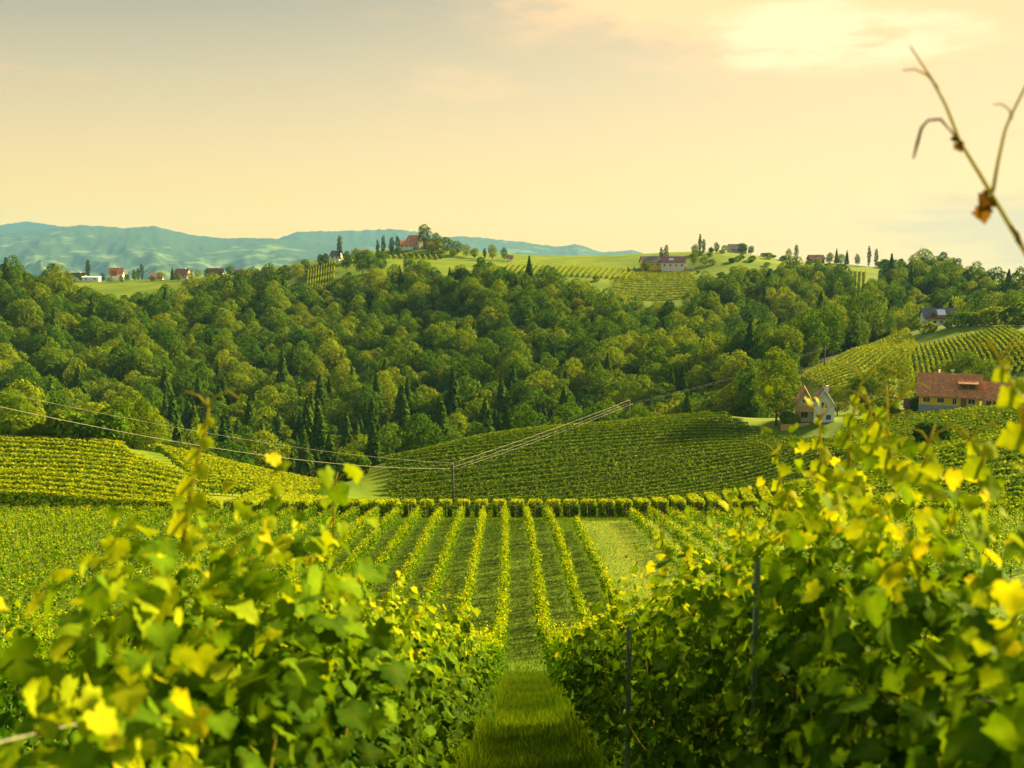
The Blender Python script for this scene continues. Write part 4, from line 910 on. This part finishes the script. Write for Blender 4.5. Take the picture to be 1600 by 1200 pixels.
# gabled grey house: two steep gables towards the valley
gh = house('gabled_house', 1274, 250, R_(-14), 'steep gabled pale grey house with a timber gable and white roof edges', 0.0)
def gable_block(parent, x0, x1, y0, y1, hw, hr, wall, roof, over=0.5, edge=None):
    xm = (x0 + x1) / 2; m = MB()
    k = [(x0, -2), (x1, -2), (x1, hw), (xm, hw + hr), (x0, hw)]
    m.v = [(x, y0, z) for x, z in k] + [(x, y1, z) for x, z in k]; m.f = [[0, 1, 2, 3, 4], [9, 8, 7, 6, 5]] + [[(i + 1) % 5, i, i + 5, (i + 1) % 5 + 5] for i in range(5)]
    m.build('wall', M[wall], parent)
    sl = hr / (xm - x0); r = MB(); e = over; tk = 0.25
    for s in (-1, 1):
        xe = xm + s * (xm - x0 + e); ze = hw - sl * e
        q = [(xe, ze + 0.03), (xm, hw + hr + 0.03), (xm, hw + hr + tk + 0.1), (xe, ze + tk)]
        k = len(r.v); r.v += [(x, y0 - 0.7, z) for x, z in q] + [(x, y1 + 0.4, z) for x, z in q]
        r.f += [[k, k+1, k+2, k+3], [k+7, k+6, k+5, k+4]] + [[k + (i + 1) % 4, k + i, k + 4 + i, k + 4 + (i + 1) % 4] for i in range(4)]
    ro_ = r.build('roof', M[roof], parent)
    if edge:
        b_ = MB()
        for s in (-1, 1):
            xe = xm + s * (xm - x0 + e); ze = hw - sl * e
            b_.poly([(xe, y0 - 0.78, ze - 0.12), (xm, y0 - 0.78, hw + hr - 0.12), (xm, y0 - 0.78, hw + hr + tk + 0.14), (xe, y0 - 0.78, ze + tk + 0.02)])
            b_.poly([(xe, y0 - 0.705, ze - 0.12), (xm, y0 - 0.705, hw + hr - 0.12), (xm, y0 - 0.705, hw + hr + tk + 0.14), (xe, y0 - 0.705, ze + tk + 0.02)])
            b_.poly([(xe, y0 - 0.78, ze + tk + 0.02), (xm, y0 - 0.78, hw + hr + tk + 0.14), (xm, y0 - 0.705, hw + hr + tk + 0.14), (xe, y0 - 0.705, ze + tk + 0.02)])
        b_.build('bargeboard', M[edge], ro_)
    return ro_
gable_block(gh, -0.4, 4.6, -4.0, 4.0, 4.4, 3.6, 'white', 'greyroof', 0.5, 'metalwhite')
gable_block(gh, -4.8, -0.42, -2.6, 4.6, 4.2, 3.9, 'cream', 'terracotta', 0.45, 'larch')
MB().box(-4.9, -0.45, -4.4, -2.62, 2.4, 2.6).box(-4.9, -0.45, -4.45, -4.35, 2.6, 3.5).build('balcony', M['larch'], gh)
for x in (0.9, 3.2): add_window(gh, x, 0.6, 1.1, 1.2, -4.0)
add_window(gh, 2.1, 3.6, 1.2, 1.3, -4.0); add_window(gh, -2.6, 4.4, 0.9, 1.0, -2.6); add_window(gh, -2.6, 0.7, 1.6, 1.6, -2.6)
for y in (-2.0, 1.0): add_window(gh, y, 2.2, 1.1, 1.2, 4.6, 'x')
chimney(gh, 3.0, 0.8, 6.0, 8.6, 0.6)
tw = link('terrace_wall', MB().box(-5, 3.5, -0.2, 0.2, -1.5, 0.7).box(-5.1, 3.6, -0.28, 0.28, 0.7, 0.82).mesh('terrace_wall', M['larch']), None, ground(1249, 244, 0.1), R_(20)); tag(tw, 'low wooden terrace wall left of the gabled grey house', 'wall')
# drive
dv = [(1372, 246), (1392, 243), (1412, 241), (1430, 243), (1450, 239), (1356, 236), (1344, 226)]
v_ = []; f_ = []
line = [(1340, 222), (1352, 232), (1368, 240), (1385, 243), (1405, 242.5), (1425, 241.5), (1445, 240.5)]
for i, (px, D) in enumerate(line):
    for s in (-1.6, 1.6):
        x = X_at(px, D); y = D + s * (1 if i > 1 else 0.4); x += s * (0.2 if i > 1 else 0.9); v_.append((x, y, h1(x, y) + 0.10))
    if i: f_.append((2 * i - 2, 2 * i, 2 * i + 1, 2 * i - 1))
tag(link('driveway', np_mesh('driveway', v_, f_, M['gravel'])), kind='structure')

# white chalet
wc = house('chalet', 1461, 430, R_(-8), 'white chalet with grey roof and two brown timber gables above the vineyard', 0.9)
block(wc, -6.6, 6.6, -4, 4, 3.4, 3.4, 'white', 'greyroof', 0.7)
for x in (-3.4, 4.6):
    gg = MB(); xa = [(x - 1.9, 3.2), (x + 1.9, 3.2), (x, 5.6)]
    gg.v = [(a_, -4.6, b_) for a_, b_ in xa] + [(a_, -1.0, b_) for a_, b_ in xa]; gg.f = [[0, 1, 2], [5, 4, 3], [1, 0, 3, 4], [2, 1, 4, 5], [0, 2, 5, 3]]
    dg = gg.build('dormer', M['timber'], wc)
    r_ = MB()
    for s in (-1, 1): r_.poly([(x + s * 2.4, -5.0, 2.75), (x, -5.0, 5.8), (x, -0.6, 5.8), (x + s * 2.4, -0.6, 2.75)]).poly([(x + s * 2.4, -5.0, 2.6), (x, -5.0, 5.65), (x, -0.6, 5.65), (x + s * 2.4, -0.6, 2.6)]).poly([(x + s * 2.4, -5.0, 2.6), (x, -5.0, 5.65), (x, -5.0, 5.8), (x + s * 2.4, -5.0, 2.75)])
    r_.build('dormer_roof', M['greyroof'], dg); MB().box(x - 0.5, x + 0.5, -4.66, -4.57, 3.5, 4.5).build('pane', M['glass'], dg)
MB().prism([(-3.6, 4.1), (-1.0, 6.3), (-1.0, 6.42), (-3.6, 4.22)], -1.1, 2.3).build('skylight', M['metalwhite'], wc)
MB().box(-6.6, 6.6, -5.2, -4.02, 2.3, 2.5).box(-6.6, 6.6, -5.25, -5.15, 2.5, 3.3).build('balcony', M['timber'], wc)
for x in (-5, -2.4, 0.4, 2.6, 5): add_window(wc, x, 0.5, 1.1, 1.2, -4.0)
MB().box(-2.0, 3.0, -6.6, -4.1, -3, -0.2).build('terrace', M['white'], wc)

# far houses
def far_house(name, px, D, rz, L, Dp, hw, hr, wall, roof, label, wins=3, dz=0.0, ch=True):
    r = house(name, px, D, R_(rz), label, dz); block(r, -L/2, L/2, -Dp/2, Dp/2, hw, hr, wall, roof, 0.6, sink=4)
    for i in range(wins): add_window(r, -L/2 + L * (i + 0.5) / wins, hw * 0.45, 1.2, 1.3, -Dp/2)
    if ch: chimney(r, L * 0.2, 0.4, hw + hr * 0.7, hw + hr + 0.9, 0.7)
    return r
f1 = far_house('farmhouse', 1048, 700, -6, 16, 10, 5.0, 4.0, 'pink', 'maroon', 'far pale pink farmhouse with maroon roof at the head of its vineyard', 4, 0.4)
MB().prism([(-3.6, 6.5), (-2.1, 7.7), (-2.1, 7.85), (-3.6, 6.65)], -3.0, 0.2).build('skylight', M['metalwhite'], f1)
MB().box(8.9, 13.0, -3, 3, -3, 3.2).build('annex', M['cream'], f1)
f2 = far_house('farmhouse', 1013, 706, 8, 13, 9, 5.0, 3.6, 'yellow', 'greyroof', 'far yellow farm wing with grey roof left of the maroon roofed farmhouse', 3, 0.3)
far_house('house', 1532, 622, -18, 9.6, 7.5, 4.6, 2.6, 'yellow', 'brownroof', 'yellow house with brown roof at the right end of the ridge', 3)
far_house('house', 1268, 800, 5, 12, 7, 3.2, 3.0, 'timber', 'maroon', 'dark red roofed house on the right ridge skyline', 3)
far_house('house', 1146, 772, 10, 13, 8, 3.2, 3.4, 'cream', 'greyroof', 'grey roofed ridge house half hidden by trees', 3)
far_house('house', 652, 765, -35, 13, 8, 5.2, 3.8, 'cream', 'terracotta', 'cream hilltop house with terracotta roof on the central hill', 3, 0.2)
far_house('house', 637, 758, 12, 10, 7, 3.0, 3.2, 'white', 'terracotta', 'low white house with orange roof just left of the hilltop house', 3, 0.1)
far_house('house', 678, 768, -10, 13, 8, 4.0, 2.4, 'cream', 'terracotta', 'long roofed house showing above the trees of the wooded mound', 3, 0.4, False)
far_house('house', 530, 702, -20, 7, 6, 3.6, 3.0, 'white', 'greyroof', 'small grey roofed hill house below the tallest poplar', 2)
far_house('house', 571, 716, 15, 6, 5, 2.6, 2.2, 'white', 'terracotta', 'tiny orange roofed hut above the trees of the central hill', 1, 0.5)
far_house('house', 101, 800, 6, 16, 8, 3.0, 3.0, 'pink', 'brownroof', 'leftmost brown roofed long house on the left ridge', 3)
far_house('house', 127, 800, -8, 18, 8, 3.4, 3.0, 'white', 'brownroof', 'white house with brown roof left of the solitary poplar', 4)
far_house('barn', 151, 785, 3, 13, 6, 3.4, 0.5, 'white', 'white', 'low flat white barn under the solitary poplar', 2, 0, False)
hh = far_house('house', 190, 800, 14, 10, 9, 5.2, 4.6, 'white', 'redroof', 'white house with steep red roof on the left ridge', 3); block(hh, -3.0, 0.6, -6.4, -4.55, 4.8, 2.8, 'white', 'redroof', 0.4)
far_house('house', 292, 790, -12, 11, 8, 3.6, 4.2, 'cream', 'redroof', 'cream house with orange red roof among the ridge trees', 2)
far_house('house', 252, 795, 8, 9, 6, 2.6, 2.4, 'cream', 'terracotta', 'small low orange roof between trees on the left ridge', 2)
far_house('house', 342, 765, 10, 12, 7, 3.2, 3.2, 'pink', 'brownroof', 'brown roofed house among trees right of the orange red roof', 2)
far_house('house', 425, 705, -10, 8, 6, 3.4, 3.2, 'pink', 'redroof', 'small red roofed house right of the close poplar pair', 2)
far_house('house', 382, 722, 6, 9, 6, 3.0, 3.0, 'pink', 'redroof', 'red roofed house left of the close poplar pair', 2)
far_house('hut', 797, 728, 20, 3.2, 3, 2.6, 1.6, 'white', 'brownroof', 'tiny white hut right of the two round trees on the saddle', 1)
far_house('house', 1372, 790, -10, 8, 6, 2.6, 2.4, 'white', 'terracotta', 'small white house right of the end poplars', 2)

# ------------------------------------------------------------------ power line
def pole(px, D, h, label, arm=0.9):
    b = ground(px, D); r = empty('utility_pole', b); tag(r, label, 'utility pole', 'utility poles')
    MB().tube([(0, 0, -1), (0, 0, h * .5), (0, 0, h)], [0.24, 0.21, 0.17], 8).build('shaft', M['woodpole'], r, smooth_=True)
    MB().box(-arm, arm, -0.05, 0.05, h - 1.15, h - 1.02).build('crossarm', M['woodpole'], r)
    for x in (-arm * .9, arm * .9): MB().tube([(x, 0, h - 1.02), (x, 0, h - 0.78)], [0.06, 0.045], 8).build('insulator', M['porcelain'], r)
    MB().tube([(0, 0, h), (0, 0, h + 0.24)], [0.06, 0.045], 8).build('insulator', M['porcelain'], r)
    return b
pA = ground(707, 190); hA = at(707, 725, 190).z - pA.z
pole(707, 190, hA, 'slim wooden utility pole in front of the vineyard hill')
pB = ground(984, 258); hB = at(984, 626, 258).z - pB.z; pole(984, 258, hB, 'wooden utility pole behind the crest of the vineyard hill')
pC = ground(1287, 352); hC = at(1287, 540, 352).z - pC.z; pole(1287, 352, hC, 'utility pole at the forest edge of the chalet vineyard', 0.8)
def cable(a_, b_, sag, label, r=0.028):
    pts = []
    for i in range(33):
        t_ = i / 32; q = a_.lerp(b_, t_); q.z -= sag * 4 * t_ * (1 - t_); pts.append(q)
    o0 = pts[0].copy(); me = MB().tube([q - o0 for q in pts], r, 5).mesh('cable', M['cable'], True)
    tag(link('power_cable', me, None, o0), label, 'cable', 'power cables')
topA = pA + Vector((0, 0, hA + 0.2)); armA = hA - 0.9
# the line runs on to a pole outside the picture on the left
L1 = at(-130, 584, 96); L2 = at(-130, 606, 96); pL = Vector((L1.x, L1.y, h1(L1.x, L1.y)))
pole(-130, 96, L1.z - pL.z - 0.2, 'utility pole left of the picture carrying the long cables')
cable(topA, L1, 1.6, 'upper power cable crossing the valley on the left', 0.016)
cable(pA + Vector((-0.8, 0, armA)), L2, 2.2, 'lower and thicker power cable crossing the valley on the left', 0.03)
for s, nm in ((-0.8, 'left'), (0.8, 'right')):
    cable(pA + Vector((s, 0, armA)), pB + Vector((s, 0, hB - 0.8)), 0.5, '%s power cable rising over the vineyard hill between the two poles' % nm, 0.024)
cable(topA, pB + Vector((0, 0, hB + 0.2)), 0.4, 'top power cable rising over the vineyard hill between the two poles', 0.03)
for s, nm in ((-0.75, 'left'), (0.75, 'right')):
    cable(pB + Vector((s, 0, hB - 0.8)), pC + Vector((s, 0, hC - 0.8)), 1.2, '%s power cable leading from the crest pole to the chalet vineyard' % nm, 0.009)

# ------------------------------------------------------------------ trellis, stray shoots, grass
def trellis_post(a, D, h, label, r=0.02, lean=0.0):
    b = Vector((float(row_x(a, D)), D, float(near_profile(D))))
    rt = empty('trellis_post', b); tag(rt, label, 'post', 'steel trellis posts')
    MB().box(-r, r, -0.006, 0.006, -0.5, h).box(-r, -r + 0.010, 0.006, r * 1.5, -0.5, h).box(r - 0.010, r, 0.006, r * 1.5, -0.5, h).build('profile', M['steel'], rt)
    hk = MB().box(-r - 0.012, -r, -0.004, 0.012, 0, 0.03).mesh('wire_hook', M['steel'])
    for z in np.arange(0.5, h - .05, 0.25): link('wire_hook', hk, rt, (0, 0, float(z)))
    return b
pb = [trellis_post(0.90, 7.8, 1.93, 'grey steel trellis post at the left face of the right lane row'), trellis_post(1.13, 4.55, 2.16, 'slim grey steel trellis post among the leaves of the big right vine', 0.012), trellis_post(-1.0, 8.0, 1.8, 'steel trellis post inside the left lane row'), trellis_post(1.3, 17.0, 1.9, 'farther steel trellis post in the right lane row')]
for a, side in ((-1.0, 'left'), (1.3, 'right')):
    for z, nm in ((0.72, 'lowest'), (1.15, 'middle'), (1.6, 'upper')):
        pts = [(float(row_x(a, D)) + 0.02, D, float(near_profile(D)) + z) for D in np.arange(0.7, 19, 1.0)]
        o0 = Vector(pts[0]); tag(link('trellis_wire', MB().tube([Vector(q) - o0 for q in pts], 0.0025, 4).mesh('wire', M['wire']), None, o0), '%s trellis wire along the %s lane row' % (nm, side), 'wire', 'trellis wires')
pts = [at(-60, 940, 1.9), at(60, 938, 1.95), at(135, 934, 2.0)]
def sprig(parent, line, rads, leaves, mat='cane', name='shoot'):
    """line and leaves in world space; leaves: (point, normal, tip, size, tint)"""
    l0 = parent.location
    sh_ = MB().tube([Vector(q) - l0 for q in line], rads, 6).build(name, M[mat], parent, smooth_=True)
    for (q, n_, t_, s_, tv) in leaves:
        n_ = Vector(n_).normalized(); x_ = Vector(t_).cross(n_).normalized(); y_ = n_.cross(x_)
        o_ = link('leaf', LT_MESH[random.randrange(6)], sh_); mm = Matrix((x_, y_, n_)).transposed().to_4x4() @ Matrix.Diagonal((s_, s_, s_, 1)); mm.translation = Vector(q) - l0; o_.matrix_local = mm
        if tv is None:
            o_.material_slots[0].link = 'OBJECT'; o_.material_slots[0].material = M['dead']
        else: o_.color = (tv, tv, tv, 1)
    return sh_
rv = plants[('right', 0)]
# the long bare shoot reaching into the sky at the right, with its withered leaf
D = 2.35
sprig(rv, [at(1680, 560, 2.45), at(1640, 460, 2.4), at(1594, 380, D), at(1560, 322, D), at(1532, 274, D), at(1500, 222, D), at(1478, 165, D), at(1455, 122, D), at(1422, 72, D)], [0.006, 0.006, 0.0055, 0.005, 0.0045, 0.004, 0.0034, 0.0028, 0.0018],
      [(at(1546, 306, D), (0.2, -1, 0.1), (-0.5, 0.1, -0.8), 0.042, None), (at(1532, 312, D), (0.9, -0.7, 0.3), (-0.35, 0.2, -0.9), 0.045, None), (at(1536, 325, D), (-0.7, -0.8, 0.1), (-0.2, -0.3, -0.9), 0.036, None), (at(1590, 372, D), (0.3, -0.8, 0.5), (0.6, 0, -0.4), 0.022, None), (at(1500, 218, D), (0.3, -0.6, 0.7), (-0.8, -0.3, 0.1), 0.026, None), (at(1496, 224, D), (-0.2, -0.9, 0.2), (0.4, 0, -0.7), 0.022, None)])
sprig(rv, [at(1466, 137, D), at(1450, 118, D), at(1430, 108, D), at(1410, 110, D)], [0.0026, 0.0024, 0.002, 0.0014], [])
sprig(rv, [at(1500, 222, D), at(1482, 200, D), at(1470, 186, D), at(1450, 188, D), at(1440, 200, D), at(1434, 222, D), at(1427, 248, D)], [0.0022, 0.0026, 0.004, 0.003, 0.004, 0.0045, 0.002], [], 'canebrown')
sprig(rv, [at(1551, 300, D), at(1560, 250, D), at(1570, 205, D), at(1580, 180, D), at(1600, 140, D), at(1625, 90, D)], [0.0045, 0.004, 0.0035, 0.0032, 0.003, 0.002], [])
sprig(rv, [at(1582, 186, D), at(1576, 170, D), at(1564, 162, D), at(1552, 164, D)], [0.0022, 0.002, 0.0018, 0.0012], [])
sprig(rv, [at(1594, 380, D), at(1590, 365, D - .02), at(1580, 352, D - .02)], [0.004, 0.005, 0.003], [], 'canebrown')
def shoot_up(parent, col, D, n_leaf, tint, curl=1, size=0.05):
    ln = [at(px, py, D) for px, py in col]; L_ = []
    for j in range(n_leaf):
        f_ = 0.02 + 0.68 * j / max(1, n_leaf - 1); i0 = min(int(f_ * (len(ln) - 1)), len(ln) - 2); q = ln[i0].lerp(ln[i0 + 1], f_ * (len(ln) - 1) - i0)
        s_ = (-1) ** j
        L_.append((q + Vector((s_ * 0.006, -0.008, 0)), (s_ * 0.3, -0.8, 0.55), (s_ * 0.8, -0.3, random.uniform(-.6, .3)), size * (1.2 - 1.15 * f_), tint + random.uniform(-.1, .08)))
    sprig(parent, ln, list(np.linspace(0.0075, 0.0032, len(ln))), L_)
    a_, b_ = ln[-2], ln[-1]
    for s_ in (-1, 1):
        b2_ = a_.lerp(b_, 0.2); k2 = D / 3.0; q = [b2_, b2_ + Vector((s_ * 0.025, 0, 0.035)) * k2, b2_ + Vector((s_ * 0.065, 0, 0.05)) * k2, b2_ + Vector((s_ * 0.095, 0, 0.028)) * k2]
        sprig(parent, q, [0.003, 0.0028, 0.0024, 0.0015], [], 'cane', 'tendril')
lv = plants[('left', 2)]
shoot_up(lv, [(285, 850), (296, 780), (308, 720), (322, 670), (326, 640), (323, 622)], 3.0, 9, 0.86, size=0.062)
shoot_up(plants[('left', 4)], [(520, 850), (522, 800), (520, 765), (528, 738)], 5.4, 4, 0.8)
for k_, col, D, nl_ in ((2, [(1330, 760), (1325, 690), (1335, 640), (1345, 600), (1368, 575)], 3.8, 8), (2, [(1400, 740), (1385, 690), (1372, 650), (1400, 625), (1424, 612)], 3.7, 6), (2, [(1366, 720), (1362, 680), (1360, 640), (1352, 612)], 3.9, 6), (2, [(1300, 790), (1283, 720), (1281, 660), (1290, 628)], 4.0, 7), (2, [(1385, 740), (1387, 680), (1386, 610)], 3.8, 3),
                        (3, [(1240, 840), (1222, 770), (1214, 720), (1216, 690)], 4.7, 5), (1, [(1530, 760), (1540, 700), (1520, 690), (1496, 672)], 3.0, 4), (1, [(1610, 720), (1590, 620), (1565, 570), (1545, 530)], 2.6, 6), (5, [(1160, 870), (1157, 815), (1155, 780)], 6.6, 3), (1, [(1440, 760), (1450, 700), (1462, 660)], 3.2, 4), (6, [(1040, 870), (1032, 830), (1036, 800)], 8.2, 3)):
    shoot_up(plants[('right', k_)], col, D, nl_ + 1, 0.80, size=0.07)

# grass: blades in the near lanes, tufts on the terrace
def blades(n_, xa, xb, da, db, h0, h1_, wd, power=1.0):
    D = da + (db - da) * rng.random(n_) ** power; a = rng.uniform(xa, xb, n_)
    x = row_x(0, D) + a; g_ = near_profile(D)
    hgt = rng.uniform(h0, h1_, n_); th = rng.uniform(0, 6.28, n_); wv = np.stack([np.cos(th), np.sin(th), 0 * th], -1) * wd * rng.uniform(.6, 1.3, n_)[:, None]
    b0 = np.stack([x, D, g_ - 0.02], -1); tipv = b0 + np.stack([rng.normal(0, .35, n_), rng.normal(0, .35, n_), np.ones(n_)], -1) * hgt[:, None]
    v = np.stack([b0 - wv, b0 + wv, tipv], 1).reshape(-1, 3); tn = np.clip(rng.normal(0.4, 0.18, n_) + 0.3 * vnoise((x + 0.8 * D) / 2.1, (D * 0.6 - x) / 1.6, 5), 0, 1)
    return v, np.repeat(tn, 3)
parts = [blades(7000, -0.95, -0.45, 3.5, 38, 0.15, 0.42, 0.010, 1.4), blades(7000, 0.8, 1.3, 3.5, 38, 0.15, 0.42, 0.010, 1.4), blades(60000, -0.9, 1.25, 3.5, 40, 0.06, 0.2, 0.010, 1.4), blades(22000, 1.3, 3.6, 3.0, 14, 0.08, 0.28, 0.009), blades(12000, -3.3, -1, 3, 30, 0.08, 0.22, 0.012),
         (lambda q: (q[0], q[1] * 0.8))(blades(60000, -16, 6.6, 36, 106, 0.08, 0.22, 0.035)), blades(20000, 4, 13, 40, 108, 0.06, 0.14, 0.04), blades(20000, -40, 45, 104, 109, 0.08, 0.25, 0.05), blades(16000, -60, -14, 38, 100, 0.1, 0.25, 0.06)]
v = np.concatenate([q[0] for q in parts]); tn = np.concatenate([q[1] for q in parts])
tag(link('grass', np_mesh('grass', v, np.arange(len(v)).reshape(-1, 3), M['grass'], False, {'tint': tn})), 'short green grass covering the lanes between the vine rows', 'grass', kind='stuff')

# ------------------------------------------------------------------ haze
hm, t, o = new_mat('haze')
pv = t.nodes.new('ShaderNodeVolumePrincipled'); pv.inputs['Color'].default_value = (0.27, 0.62, 1.0, 1); pv.inputs['Density'].default_value = 5.2e-5; pv.inputs['Anisotropy'].default_value = 0.0
t.links.new(pv.outputs[0], o.inputs['Volume'])
tag(MB().box(-12600, 12600, -12600, 12600, -122, 740).build('haze', hm), 'thin blue evening haze over the whole valley', 'haze', kind='stuff')
